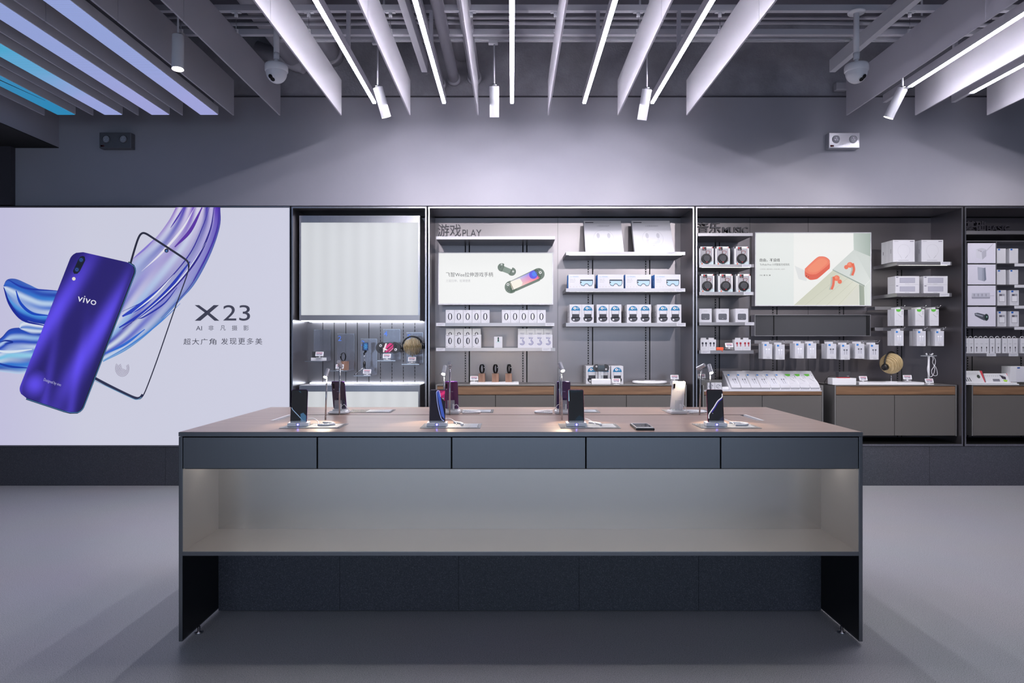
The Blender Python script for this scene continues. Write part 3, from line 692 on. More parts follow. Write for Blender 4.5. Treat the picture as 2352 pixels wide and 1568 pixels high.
# ------------------------------------------------------------------ the big poster light box
LX0, LX1 = X(-90, F), X(666, F)
t = thing('poster_light_box', 'huge backlit wall poster of a violet phone with glassy blue ribbons', 'advertising light box', ((LX0+LX1)/2, F, ZB)); O = t.location
m = MB(); m.box(LX0, LX1, F+.012, B+.05, ZB, ZT, 'bay_metal')
m.box(LX0, LX1, F-.006, F+.012, ZT-.004, ZT+.004, 'bay_edge'); m.box(LX0, LX1, F-.006, F+.012, ZB-.002, ZB+.004, 'bay_edge'); m.box(LX1-.003, LX1+.003, F-.006, F+.012, ZB, ZT, 'bay_edge'); m.build('frame', t, O)
YP = F+.006
TP = lambda u, v, l: (X(u, YP), YP-.0004*l, Z(v, YP))
m = MB(); ink = Ink(m, TP, 'backlit_print')
G = 24
def bgc(u, v):   # printed sheet: cool white with a lilac cast towards the left edge
    a = min(1, max(0, (200-u)/290)); b_ = min(1, max(0, (v-800)/230))*0
    c0 = lin('d6d7ea'); c1 = lin('c8c4e8'); return tuple(c0[i]*(1-a)+c1[i]*a for i in range(3))
us = [-88+(666-1+88)*k/G for k in range(G+1)]
for a, b in zip(us, us[1:]):
    m.face([m.pv(TP(q, w_, 0)) for q, w_ in ((a, 1022), (b, 1022), (b, 477), (a, 477))], 'backlit_print', (bgc(a, 0), bgc(b, 0), bgc(b, 0), bgc(a, 0)))
m.build('poster_sheet', t, O)
S = 2.703
def zz(P): return [(x/S, 460+y/S) for x, y in P]
m = MB(); ink = Ink(m, TP, 'backlit_print'); ink.l = 2
# main swoosh, several glassy bands lofted one over the other
outer = zz([(1368, 44), (1366, 160), (1310, 330), (1215, 510), (1120, 620), (960, 790), (800, 920), (640, 1003)])
inner = zz([(1092, 44), (1045, 130), (960, 240), (840, 345), (760, 450), (700, 560), (640, 700), (600, 800)])
ink.loft(outer, inner, ['3a1a9a', '5a2cc0', 'c9c0ea', '3a22b0', 'd8d0ee', 'e2dff2', '7a4ec8', 'dcd2f0', '4a2eb8', 'e4def2', '9068cc'],
         ['5f9fdc', 'cfe0f4', '2a4cc8', 'e2ecf8', '2038b8', '88b8ec', 'e4ecf8', '2440c8', 'c8dcf4', '4a90e0', 'd8e6f6'], n=40, k=44)
ink.up()
for P, wd, c in (([(1330, 44), (1300, 200), (1200, 400), (1000, 620), (760, 800)], 12, '20108a'), ([(1255, 44), (1180, 190), (1085, 290)], 22, '5a2ca8'),
                 ([(1300, 44), (1260, 160), (1180, 330), (1040, 500), (900, 620), (760, 690)], 7, '2a1a9c'), ([(1140, 44), (1100, 110), (1060, 170)], 9, '4a2cb0'),
                 ([(1180, 380), (1040, 560), (900, 690), (740, 790)], 26, '1c34b8'), ([(1100, 540), (1020, 640), (900, 720), (860, 735)], 10, '1a2aa8'),
                 ([(1340, 230), (1260, 400), (1160, 560), (1000, 730)], 5, '3a2ea8'), ([(980, 560), (880, 650), (760, 720)], 34, '2440c4'),
                 ([(1120, 640), (980, 770), (820, 890), (650, 990)], 8, '3a80d8'), ([(900, 800), (780, 890), (660, 950)], 16, '2a6cd8'),
                 ([(1360, 60), (1350, 170), (1300, 310), (1200, 500)], 9, '4020a8'), ([(960, 240), (900, 300), (830, 360)], 12, '8a7ad8')):
    Q = zz(P); ink.line(Q, (lambda ww: (lambda q: ww/S*(.25+.75*math.sin(math.pi*min(.98, max(.03, q))))))(wd), c, 7); ink.l += .3
ink.l = 5
for P, wd, c in (([(1210, 44), (1130, 180), (1000, 330), (880, 440)], 14, 'eceaf8'), ([(1280, 260), (1160, 440), (1020, 590), (820, 760)], 8, 'dfe6fa'), ([(1080, 460), (960, 590), (820, 700)], 10, 'e6ecfa')):
    Q = zz(P); ink.line(Q, (lambda ww: (lambda q: ww/S*math.sin(math.pi*min(.97, max(.03, q)))))(wd), c, 7); ink.l += .3
# left glass lobes
ink.l = 2
ink.loft(zz([(22, 530), (45, 492), (100, 488), (180, 522), (260, 555), (400, 565)]), zz([(24, 545), (50, 640), (110, 725), (190, 765), (270, 780), (380, 770)]),
         ['1a2e9c', '3a6ed8', '1c50c0', 'dce8fa', 'c2daf6', '2a6cd4', '5aa4ea', '0c3cb8', '1230a0'], ['5a8ae0', '1c40b0', '3c8ae0', 'b8d4f4', '2c68d4', 'd0e0f6', '3c8ee4', '0a34b0', '1a2c98'], n=30, k=36)
ink.l = 3
ink.loft(zz([(-60, 900), (10, 850), (60, 800), (130, 790), (200, 800), (300, 810)]), zz([(-60, 1050), (0, 1062), (60, 1070), (120, 1077), (180, 1070), (260, 1060)]),
         ['1a2c98', '2a60d0', 'c2d8f6', '0c40bc', '1c58d0', 'e0ecfa', '68c4ec', 'd4ecf8', '1c6cd4', '0e34a8', 'bcd4f2'], ['2a50c0', '0e3cb8', '86b4ec', '1c4cc4', 'cfe2f8', '2c74d8', 'a4dcf4', '0e44bc', '3a86e0', '7cb0ec', 'ccdcf4'], n=30, k=40)
ink.l = 4
ink.loft(zz([(120, 790), (125, 760), (160, 745), (220, 760), (320, 775)]), zz([(130, 800), (160, 815), (200, 830), (250, 830), (300, 825)]), ['b4c8ec', 'e4ecfa', '5a88d8', 'd8e6f8', '3a60c0'], n=14, k=14)
ink.l = 5
for P, wd, c in (([(24, 540), (60, 640), (140, 740), (280, 778)], 16, '12249a'), ([(50, 492), (160, 545), (360, 562)], 12, '1c3ab0'), ([(100, 560), (130, 640), (200, 700), (300, 715)], 18, '0c46c4'), ([(0, 880), (40, 870), (80, 880), (30, 890)], 10, '0c2c98'),
                 ([(-40, 930), (60, 940), (200, 925)], 16, 'e0ecfa'), ([(-40, 1000), (60, 1030), (180, 1040)], 14, '0a3cae')):
    ink.line(zz(P), (lambda ww: (lambda q: ww/S*(.3+.7*math.sin(math.pi*q))))(wd), c, 6); ink.l += .3
m.build('ribbon_artwork', t, O)
# outlined phone front
m = MB(); ink = Ink(m, TP, 'backlit_print'); ink.l = 8
ink.line(zz([(812, 390), (835, 310), (858, 240), (878, 208), (905, 206), (960, 240), (1060, 305), (1140, 358), (1168, 384), (1174, 418)]), lambda q: 13/S*(1-.45*max(0, q-.75)*4*.5), '1e2038', 4)
ink.line(zz([(1174, 410), (1160, 470), (1080, 690), (980, 980), (905, 1180), (880, 1218)]), 7/S, '20223c', 4)
ink.line(zz([(888, 1205), (868, 1226), (835, 1224), (760, 1190), (660, 1140), (585, 1100)]), 17/S, '23284a', 4)
ink.l = 9; ink.line(zz([(880, 1222), (850, 1236), (800, 1218), (590, 1118)]), 4/S, '6aa0c8', 4)
ink.ell(1035/S, 460+312/S, 13/S, 13/S, '1e2038'); ink.up(); ink.ell(1035/S, 460+314/S, 7/S, 7/S, '3a6cae')
m.build('phone_outline_print', t, O)
m = MB(); ink = Ink(m, TP, 'backlit_print'); ink.l = 8
for k in range(9):
    r = (6+4.7*k)/S; ink.ring(760/S, 460+1042/S, r, r*1.18, 1.6/S, 1.6/S, '8a7898' if k % 2 else '5a4a70', 22, 20 if k < 5 else -30, 250 if k < 5 else 215)
m.build('fingerprint_print', t, O)
# phone back: satin folds
m = MB()
corn = [Vector((458, 308)), Vector((852, 398)), Vector((492, 1334)), Vector((106, 1206))]
def quadpt(a, b): p = corn[0].lerp(corn[1], a); q = corn[3].lerp(corn[2], a); return p.lerp(q, b)
def shade(a, b):
    f = .5+.5*math.sin(8.5*a+3.4*b*b-1.0+1.2*math.sin(3*b)); g = .5+.5*math.sin(15*a-7*b+2); h = math.exp(-((a-.18-.2*b)/.05)**2)*(b > .75)
    k = .06+.85*f**3*(.30+.70*math.sin(math.pi*min(1, b*1.05)))+.55*g**4*max(0, b-.3)
    if b > .8: k = max(k, .9*math.exp(-(((a-.2)/.16)**2+((b-.9)/.07)**2)))
    k = min(1, k*(1-.75*math.exp(-((a-.98)/.05)**2)))
    c0 = (.008, .003, .11); c1 = (.13, .08, .98); return tuple(c0[i]*(1-k)+c1[i]*k for i in range(3))
NB, NA = 70, 36; G = []
L_ = 1000.; Wd = 404.
for i in range(NB+1):
    b = i/NB; row = []
    for j in range(NA+1):
        a = j/NA
        # rounded corners
        dv = min(b, 1-b)*L_; r = 62
        ins = (r-math.sqrt(max(0, r*r-(r-dv)**2)))/Wd if dv < r else 0
        aa = ins+(1-2*ins)*a; p = quadpt(aa, b)
        row.append((m.pv(TP(p.x/S, 460+p.y/S, 12)), shade(aa, b)))
    G.append(row)
for i in range(NB):
    for j in range(NA):
        q = (G[i][j], G[i+1][j], G[i+1][j+1], G[i][j+1]); m.face([x[0] for x in q], 'backlit_print', tuple(x[1] for x in q))
ink = Ink(m, TP, 'backlit_print'); ink.l = 11
def rim(off, c, w_):
    pts = []
    for i in range(0, NB+1):
        b = i/NB; dv = min(b, 1-b)*L_; ins = (62-math.sqrt(max(0, 62*62-(62-dv)**2)))/Wd if dv < 62 else 0
        p = quadpt(1-ins, b); pts.append(((p.x+off)/S, 460+(p.y+off*.3)/S))
    bot = []
    for k in range(8, -1, -1):
        a = k/8*(1-2*.153)+.153; p = quadpt(a, 1); bot.append((p.x/S, 460+(p.y+off*.6)/S))
    ink.line(pts+bot[1:], w_/S, c)
rim(5, '12203a', 16); ink.l = 11.5; rim(9, '4a88c0', 3)
ink.l = 13
pill = [(528, 350), (532, 372), (498, 440), (482, 456), (462, 456), (455, 440), (486, 372), (500, 350), (516, 345)]
ink.poly([(x/S, 460+y/S) for x, y in pill], '0a1428'); ink.up()
for cx_, cy_ in ((506, 370), (480, 430)): ink.ell(cx_/S, 460+cy_/S, 15/S, 15/S, '1c2c60'); ink.up(); ink.ell(cx_/S, 460+cy_/S, 9/S, 9/S, '3058a8'); ink.up(); ink.ell(cx_/S, 460+cy_/S, 4/S, 4/S, '0a1028'); ink.l -= 2
ink.l = 16; ink.ell(461/S, 460+487/S, 11/S, 11/S, 'f0e8d8')
ink.text('vivo', 484/S, 603/S, 460+640/S, 460+597/S, 'eeeefa', .0, rot=13.5)
ink.text('Designed by vivo', 272/S, 384/S, 460+1143/S, 460+1119/S, 'b8b8e0', 0, rot=18)
m.build('phone_print', t, O)
m = MB(); ink = Ink(m, TP, 'backlit_print'); ink.l = 2; ink.mat = 'backlit_print'; INKC = '34364c'
def px(a): return a/S
def pyy(a): return 460+a/S
# the X drawn with its split diagonal
ink.poly([(px(1209), pyy(650)), (px(1236), pyy(650)), (px(1292), pyy(690)), (px(1278), pyy(701))], INKC)
ink.poly([(px(1209), pyy(747)), (px(1245), pyy(747)), (px(1360), pyy(650)), (px(1327), pyy(650))], INKC)
ink.poly([(px(1287), pyy(708)), (px(1302), pyy(698)), (px(1362), pyy(747)), (px(1332), pyy(747))], INKC)
ink.text('23', px(1386), px(1553), pyy(747), pyy(650), INKC, 0, res=6)
m.build('headline', t, O); m = MB(); ink.m = m
ink.text('AI', px(1217), px(1254), pyy(807), pyy(780), INKC)
for ch, u in (('非', 1294), ('凡', 1368), ('摄', 1440), ('影', 1512)): ink.text(ch, px(u), px(u+33), pyy(808), pyy(776), INKC)
m.build('subtitle', t, O); m = MB(); ink.m = m
for k, ch in enumerate('超大广角'): ink.text(ch, px(1140+53*k), px(1184+53*k), pyy(896), pyy(857), '2a2c40', .0)
for k, ch in enumerate('发现更多美'): ink.text(ch, px(1373+53*k), px(1416+53*k), pyy(895), pyy(855), '2a2c40', .0)
m.build('slogan', t, O)

# ------------------------------------------------------------------ shelves
def shelf(px0, px1, py0, py1, lab, labels=(), led=True, y0=SF, y1=B-.01, group='metal wall shelves', mat='shelf_metal'):
    x0, x1 = X(px0, y0), X(px1, y0); z1, z0 = Z(py0, y0), Z(py1, y0)
    t = thing('wall_shelf', lab, 'shelf', ((x0+x1)/2, y0, z0), group); O = t.location
    m = MB(); m.box(x0, x1, y0, y0+.006, z0, z1, mat); m.box(x0, x1, y0+.006, y1, z1-.004, z1, mat)
    m.box(x0, x0+.004, y0+.006, y1, z0, z1-.004, mat); m.box(x1-.004, x1, y0+.006, y1, z0, z1-.004, mat); m.box(x0+.004, x1-.004, y0+.03, y1, z0+.002, z0+.004, 'bay_metal'); m.build('board', t, O)
    if led:
        m = MB(); m.box(x0+.03, x1-.03, y0+.012, y0+.022, z0+.001, z0+.005, 'led_shelf'); m.build('led_strip', t, O)
    for a, b in labels:
        m = MB(); m.box(X(a, y0), X(b, y0), y0-.004, y0-.001, z0+.001, z1-.001, 'white_card')
        ink = Ink(m, lambda u, v, l: (u, y0-.0042-.0002*l, v)); xa = X(a, y0)
        ink.rect(xa+.01, X(b, y0)-.012, z0+.6*(z1-z0), z0+.7*(z1-z0), '8a8a9a'); ink.rect(xa+.01, X(b, y0)-.03, z0+.3*(z1-z0), z0+.38*(z1-z0), 'a0a0b0'); m.build('price_label', t, O)
    return z1
zBL0 = shelf(1002, 1275, 542.5, 549.5, 'slim shelf carrying the PLAY lettering', led=False)
zBL2 = shelf(1001, 1274, 741.2, 749, 'shelf under the white poster holding two rows of band boxes', ((1002.5, 1022.5), (1252.5, 1272.5)))
zBL3 = shelf(1001.5, 1275.5, 798.5, 806, 'lowest shelf of the game bay on the left, with boxes printed with a 3', ((1002, 1022), (1245, 1265)))
zBR1 = shelf(1300, 1574, 578, 585.5, 'top shelf holding the two large leaning scale boxes', ((1532, 1552),))
zBR2 = shelf(1300, 1574, 662, 670, 'shelf holding the four eye massager boxes', ((1550, 1573),))
zBR3 = shelf(1300, 1575, 741.3, 749.5, 'shelf holding the eight controller boxes', ((1554, 1574.5),))
zCL0 = shelf(1603, 1729, 535, 542, 'slim shelf carrying the MUSIC lettering', led=False)
zCL1 = shelf(1606, 1732, 606.8, 614, 'upper headphone shelf left of the orange earphone poster', ((1704, 1725),))
zCL2 = shelf(1606, 1732, 670, 677.5, 'lower headphone shelf left of the orange earphone poster', ((1708, 1729),))
zCL3 = shelf(1606, 1732, 739.6, 747, 'shelf holding the three white speaker boxes', ((1711, 1732),))
zCL4 = shelf(1606, 1731, 804.4, 812, 'shelf holding the earbud boxes and the orange case', ((1610, 1631),), led=False)
zCR1 = shelf(2060, 2186, 601, 609, 'shelf holding the two white neckband earphone boxes', ((2160, 2182),))
zCR2 = shelf(2060, 2186, 673, 681, 'shelf holding the four stacked speaker cartons', ((2158, 2180),))
zD0 = shelf(2217, 2480, 530, 538, 'slim shelf carrying the BASIC lettering', led=False)
zD5 = shelf(2217, 2600, 811, 818, 'shelf of slim white cable boxes in the charging bay', ((2266, 2287), (2317, 2338)))
# standing sign letters
def signword(name, cn, en, cp, ep, zb, lab, bold, thick=.02, cat='sign lettering'):
    y = SF+.02; t = thing(name, lab, cat, (X(cp[0], y), y, zb)); O = t.location
    for body, (u0, u1, v0, v1), b in ((cn, cp, bold), (en, ep, bold*.6)):
        V, Fs, x0, x1, y0, y1 = textgeo(body, b, .1, 3); m = MB()
        xa, xb = X(u0, y), X(u1, y); za = zb; zc = Z(v0, y); ids = [m.pv((xa+(v.x-x0)/(x1-x0)*(xb-xa), y-v.z/.1*thick/2+thick/2, za+(v.y-y0)/(y1-y0)*(zc-za))) for v in V]
        for f in Fs: m.face([ids[k] for k in f], 'dark_letter')
        m.build('characters' if body == cn else 'latin_word', t, O)
simple('dark_letter', '1c1a22', .45)
signword('play_sign', '游戏', 'PLAY', (1005.5, 1058.5, 514.5, 0), (1062, 1105.5, 527, 0), zBL0, 'dark standing sign letters reading 游戏 PLAY', .0)
signword('music_sign', '音乐', 'MUSIC', (1602.5, 1656.5, 510, 0), (1660.5, 1718.5, 521, 0), zCL0, 'dark standing sign letters reading 音乐 MUSIC', .012, .03)
signword('basic_sign', '基础', 'BASIC', (2217.5, 2264, 507, 0), (2267.5, 2320.5, 517.5, 0), zD0, 'dark standing sign letters reading 基础 BASIC', .03, .06)

# ------------------------------------------------------------------ base cabinets
def cabinet(px0, px1, pyt, pysplit, pyb, split, lab, wood=(887, 906), y0=6.31, lip=0):
    x0, x1 = X(px0, y0), X(px1, y0); zt_, zb_ = Z(pyt, y0), Z(pyb, y0); z1, z0 = Z(wood[0], y0), Z(wood[1], y0)
    t = thing('base_cabinet', lab, 'cabinet', ((x0+x1)/2, y0, zb_), 'base cabinets with walnut bands'); O = t.location
    m = MB(); e = .012
    m.box(x0, x0+e, y0, B-.004, zb_, zt_-.002+lip, 'cab_side'); m.box(x1-e, x1, y0, B-.004, zb_, zt_-.002+lip, 'cab_side')
    m.box(x0+e, x1-e, y0+.03, B-.004, zb_, zt_-.01, 'void_black'); m.build('body', t, O)
    m = MB()
    if lip: m.box(x0+e, x1-e, y0, B-.006, zt_-.008, zt_, 'white_card')
    else: m.box(x0, x1, y0-.001, B-.004, zt_-.008, zt_, 'cab_side', bev=.001)
    m.build('counter_top', t, O)
    m = MB(); m.box(x0+e+.002, x1-e-.002, y0+.001, y0+.02, z0, z1, 'walnut', bev=.001); m.build('drawer', t, O)
    xs_ = X(split, y0)
    for a, b in ((x0+e+.002, xs_-.0025), (xs_+.0025, x1-e-.002)):
        m = MB(); m.box(a, b, y0+.001, y0+.02, zb_+.004, z0-.006, 'door_grey', bev=.001); m.build('door', t, O)
    return zt_
zK1 = cabinet(1001, 1275.5, 883.5, 0, 1001, 1138, 'cabinet with a walnut band under the wooden watch blocks')
zK2 = cabinet(1303, 1577, 883.5, 0, 1001, 1439, 'cabinet with a walnut band under the white round scale')
zK3 = cabinet(1614, 1891, 896.5, 0, 1001, 1751, 'cabinet with a walnut band topped by slanted earphone packs', wood=(898.5, 907), lip=.05)
zK4 = cabinet(1917, 2197.5, 884, 0, 1001, 2055, 'cabinet with a walnut band under the headphone stand')
zK5 = cabinet(2232, 2500, 884, 0, 1001, 2366, 'cabinet with a walnut band at the right edge of the picture')

# ================================================================== goods
def FT(u, v, l): return (u, -.0003*l, v)
def boxmesh(w, h, d, draw=None, body='white_card', side=None, lean=0.):
    m = MB(); m.box(-w/2, w/2, 0, d, 0, h, body, lin('e6e6e8'), bev=.0012)
    if draw: draw(Ink(m, FT, 'print'), w, h)
    if side: side(m, w, h, d)
    return m
def boxproto(name, cat, w, h, d, draw, body='white_card', side=None):
    def f():
        o = boxmesh(w, h, d, draw, body, side).build(name); tag(o, 'x', cat); return o
    return f
def pxw(a, b, Y): return (b-a)/FPX*Y
YS = SF+.012
K_ = YS/FPX
# band boxes
def d_band(ink, w, h):
    ink.rect(-w*.42, -w*.05, h*.90, h*.93, 'a0a0a8'); ink.rect(w*.12, w*.42, h*.05, h*.075, 'b0b0b8')
    ink.up(); ink.ell(0, h*.49, w*.25, h*.27, '26282e', 24); ink.up(); ink.ell(0, h*.49, w*.125, h*.235, 'd4d4da', 20)
    ink.up(); ink.ell(w*.05, h*.49, w*.05, h*.20, 'e9e9ec', 14); ink.line([(-w*.19, h*.32), (-w*.22, h*.49), (-w*.17, h*.66)], w*.05, '5c606c', 4)
def d_band2(ink, w, h):
    ink.rect(-w*.42, -w*.05, h*.92, h*.95, '505058'); ink.ell(0, h*.53, w*.22, h*.25, '24262e', 24); ink.up(); ink.ell(w*.03, h*.53, w*.09, h*.2, 'cfd0d6', 20)
    ink.line([(-w*.16, h*.36), (-w*.18, h*.53), (-w*.14, h*.70)], w*.05, '50546a', 4); ink.rect(-w*.4, -w*.34, h*.07, h*.12, '303038'); ink.rect(w*.05, w*.42, h*.08, h*.10, 'a0a0a8')
def d_three(ink, w, h):
    ink.rect(-w*.3, w*.2, h*.9, h*.92, 'a0a0a8')
    for k, c in enumerate(('4a4c88', '8a8cb0', '5a5c90')):
        pts = [(-w*.26+k*.02*w, h*(.78-.035*k)), (w*(.26-.06*k), h*(.78-.035*k)), (w*(.0-.01*k), h*.55)]
        ink.line(pts, w*.04, c); ink.ring(0, h*.39, w*(.30-.075*k), h*(.19-.048*k), w*.045, h*.029, c, 16, -160, 90)
BW, BH = 20*K_, 29.6*K_
for s, x0 in (('left', 1023.6), ('right', 1152.6)):
    for k in range(5):
        place('bandbox', boxproto('band_box', 'box', BW-.001, BH, .11, d_band), (X(x0+20.2*(k+.5), YS), YS, zBL2), 'white band box under the white poster, %s from left in the %s row' % (ORD[k], s), 'band boxes under the white poster')
for k in range(4):
    place('bandbox2', boxproto('band_box', 'box', BW-.001, 30*K_, .09, d_band2), (X(1023.3+20.5*(k+.5), YS), YS, zBL3), 'white black-band box, %s from left in front on the lowest shelf' % ORD[k], 'front band boxes on the lowest shelf')
    def dtall(ink, w, h): ink.ell(0, h*.70, w*.2, h*.12, '3a3c44', 18); ink.up(); ink.ell(0, h*.70, w*.09, h*.09, 'd4d4da', 14)
    place('bandbox3', boxproto('band_box', 'box', BW-.001, 44.5*K_, .09, dtall), (X(1023.8+20.2*(k+.5), YS+.1), YS+.1, zBL3), 'taller white box %s from left, behind the black-band boxes' % ORD[k], 'tall boxes behind the band boxes')
    place('three', boxproto('band_box', 'box', 19.9*K_, 30*K_, .09, d_three), (X(1189.3+19.9*(k+.5), YS), YS, zBL3), 'white box printed with a striped violet 3, %s from left in the front row' % ORD[k], 'front boxes printed with a 3')
    def d3b(ink, w, h):
        ink.rect(-w*.3, w*.2, h*.93, h*.945, 'a0a0a8')
        for q in range(3): ink.line([(-w*.24+q*.02*w, h*(.77-.03*q)), (w*(.26-.05*q), h*(.77-.03*q)), (w*.05, h*.66)], w*.03, '8a8aa8')
    place('three2', boxproto('band_box', 'box', 19.7*K_, 44.5*K_, .09, d3b), (X(1189.4+19.7*(k+.5), YS+.1), YS+.1, zBL3), 'taller white box %s from left, behind the boxes printed with a 3' % ORD[k], 'tall boxes behind the boxes printed with a 3')
def d_mini(ink, w, h):
    ink.rect(-w*.45, w*.45, h*.50, h*.505, 'a8a8ae'); ink.rect(-w*.08, w*.1, h*.56, h*.95, '202428'); ink.up(); ink.rect(-w*.05, w*.07, h*.66, h*.85, '3a6a60'); ink.rect(-w*.2, w*.25, h*.51, h*.55, '9adcd0')
place('mini', boxproto('watch_box', 'box', 19*K_, 25.5*K_, .07, d_mini), (X(1144.3, YS), YS, zBL3), 'single small white box with a tiny watch picture in the middle of the lowest shelf')
# big scale boxes, leaning
def scalebox(px0, px1, lab):
    w_ = pxw(px0, px1, SF+.05); H = .385; t = thing('scale_box', lab, 'box', (X((px0+px1)/2, SF+.05), SF+.05, zBR1), 'large leaning scale boxes')
    m = MB(); m.M = Matrix.Rotation(math.radians(-31), 4, 'X'); m.box(-w_/2, w_/2, 0, .045, 0, H, 'white_card', bev=.002)
    ink = Ink(m, FT); w, h = w_, H
    ink.rect(-w*.46, -w*.24, h*.93, h*.955, '404048'); ink.text('小型智能体脂秤', -w*.16, w*.18, h*.81, h*.85, '8a8a92'); ink.ring(0, h*.44, w*.27, h*.27, .0015, .0015, 'a0a0a6', 36)
    for s in (-1, 1):
        ink.ell(s*w*.14, h*.52, w*.042, h*.085, 'b2b2ba'); ink.ell(s*w*.14, h*.35, w*.038, h*.065, 'c2c2c8')
    ink.rect(-w*.02, w*.03, h*.215, h*.225, '8a8a92'); m.build('carton', t)
    m = MB(); m.box(-.05, .05, .05, .052, 0, .12, 'clear_acrylic'); m.build('rest', t)
scalebox(1345.5, 1433.5, 'large white box with two footprints leaning on the top shelf, the left one')
scalebox(1458.8, 1549.2, 'large white box with two footprints leaning on the top shelf, the right one')
# eye massager boxes
def d_eye(ink, w, h):
    ink.text('SeeU 眼部按摩仪', -w*.44, -w*.1, h*.80, h*.88, '5a9ac0'); ink.text('Gear W', -w*.44, -w*.24, h*.62, h*.70, '9a9a9a'); ink.rect(-w*.44, -w*.22, h*.54, h*.56, 'a8a8a8'); ink.rect(-w*.44, -w*.26, h*.44, h*.46, 'a8a8a8')
    for k in range(4): ink.ell(-w*.42+k*w*.12, h*.12, h*.03, h*.04, 'c2b8b8', 8)
    u0, u1 = -w*.05, w*.45; g = (u0+u1)/2
    P = [(u0, .60), (u0+.01*w, .64), (u1-.01*w, .64), (u1, .58), (u1, .36), (u1-.05*w, .18), (u1-.15*w, .16), (g+.04*w, .30), (g, .32), (g-.04*w, .30), (u0+.15*w, .16), (u0+.05*w, .20), (u0, .36)]
    ink.poly([(a, b*h) for a, b in P], '3a4650'); ink.up()
    P2 = [(u0+.02*w, .54), (u1-.02*w, .54), (u1-.02*w, .36), (u1-.06*w, .22), (u1-.14*w, .21), (g+.05*w, .34), (g, .37), (g-.05*w, .34), (u0+.14*w, .21), (u0+.06*w, .24), (u0+.02*w, .36)]
    ink.poly([(a, b*h) for a, b in P2], 'a9c6d6'); ink.up(); ink.rect(u0, u0+.06*w, h*.40, h*.48, '20242a')
def s_eye(m, w, h, d):
    ink = Ink(m, lambda u, v, l: (-w/2-.0006, u, v)); ink.rect(.001, d-.001, .001, h-.001, '2a78c8')
    ink = Ink(m, lambda u, v, l: (-w/2-.0009, u, v)); ink.rect(.04, .06, h*.2, h*.6, 'bcdcf4')
for k, (a, b) in enumerate(((1305.7, 1365), (1373, 1432.4), (1436.5, 1495.6), (1503.9, 1563))):
    place('eye', boxproto('massager_box', 'box', 59.3*K_, 32*K_, .16, d_eye, side=s_eye), (X((a+b)/2, YS), YS, zBR2), 'white and blue box picturing a pale blue eye mask, %s from left' % ORD[k], 'eye massager boxes')
# controller boxes
def d_ctrl(ink, w, h):
    ink.poly([(w*.37*math.cos(math.radians(a)), h*.67+h*.25*math.sin(math.radians(a))) for a in range(0, 181, 12)], '14709c'); ink.up()
    ink.ell(-w*.07, h*.80, w*.11, h*.065, 'f4f4f4'); ink.up(); ink.ell(-w*.07, h*.80, w*.05, h*.03, '3a1c1c'); ink.ring(w*.15, h*.80, w*.08, h*.045, w*.025, h*.015, 'cfe2ec', 14)
    ink.ring(-w*.02, h*.66, w*.09, h*.05, w*.015, h*.01, '9ab4c0', 10, 180, 360)
    ink.rect(-w*.31, -w*.29, h*.46, h*.66, '404448'); ink.rect(w*.29, w*.31, h*.46, h*.66, '404448')
    ink.rect(-w*.30, w*.30, h*.28, h*.48, '2e3038'); ink.rect(-w*.37, w*.37, h*.22, h*.31, '34363e')
    ink.poly([(w*.37*math.cos(math.radians(a)), h*.23+h*.17*math.sin(math.radians(a))) for a in range(180, 361, 12)], '34363e'); ink.up(); ink.ell(-w*.16, h*.18, w*.08, h*.045, 'e8e8ec'); ink.up(); ink.ell(-w*.16, h*.18, w*.03, h*.018, '34363e')
    ink.rect(w*.02, w*.25, h*.21, h*.23, '8a8c96'); ink.rect(-w*.2, w*.15, h*.36, h*.37, '60626c')
def s_ctrl(m, w, h, d):
    ink = Ink(m, lambda u, v, l: (-w/2-.0006, u, v))
    for k in (.07, .19): ink.rect(k, k+.02, h*.30, h*.36, '50505a'); ink.rect(k, k+.02, h*.58, h*.64, '50505a')
n = 0
for a, b in ((1308.3, 1364.2), (1370.6, 1427.3), (1440, 1495.6), (1509.4, 1565)):
    for q in range(2):
        place('ctrl', boxproto('controller_box', 'box', 27.7*K_, 42.3*K_, .25, d_ctrl, side=s_ctrl), (X(a+(b-a)*(.25+.5*q), YS), YS, zBR3), 'white box picturing a blue-topped phone game controller, %s of eight on the shelf' % ['first', 'second', 'third', 'fourth', 'fifth', 'sixth', 'seventh', 'last'][n], 'controller boxes on the shelf'); n += 1
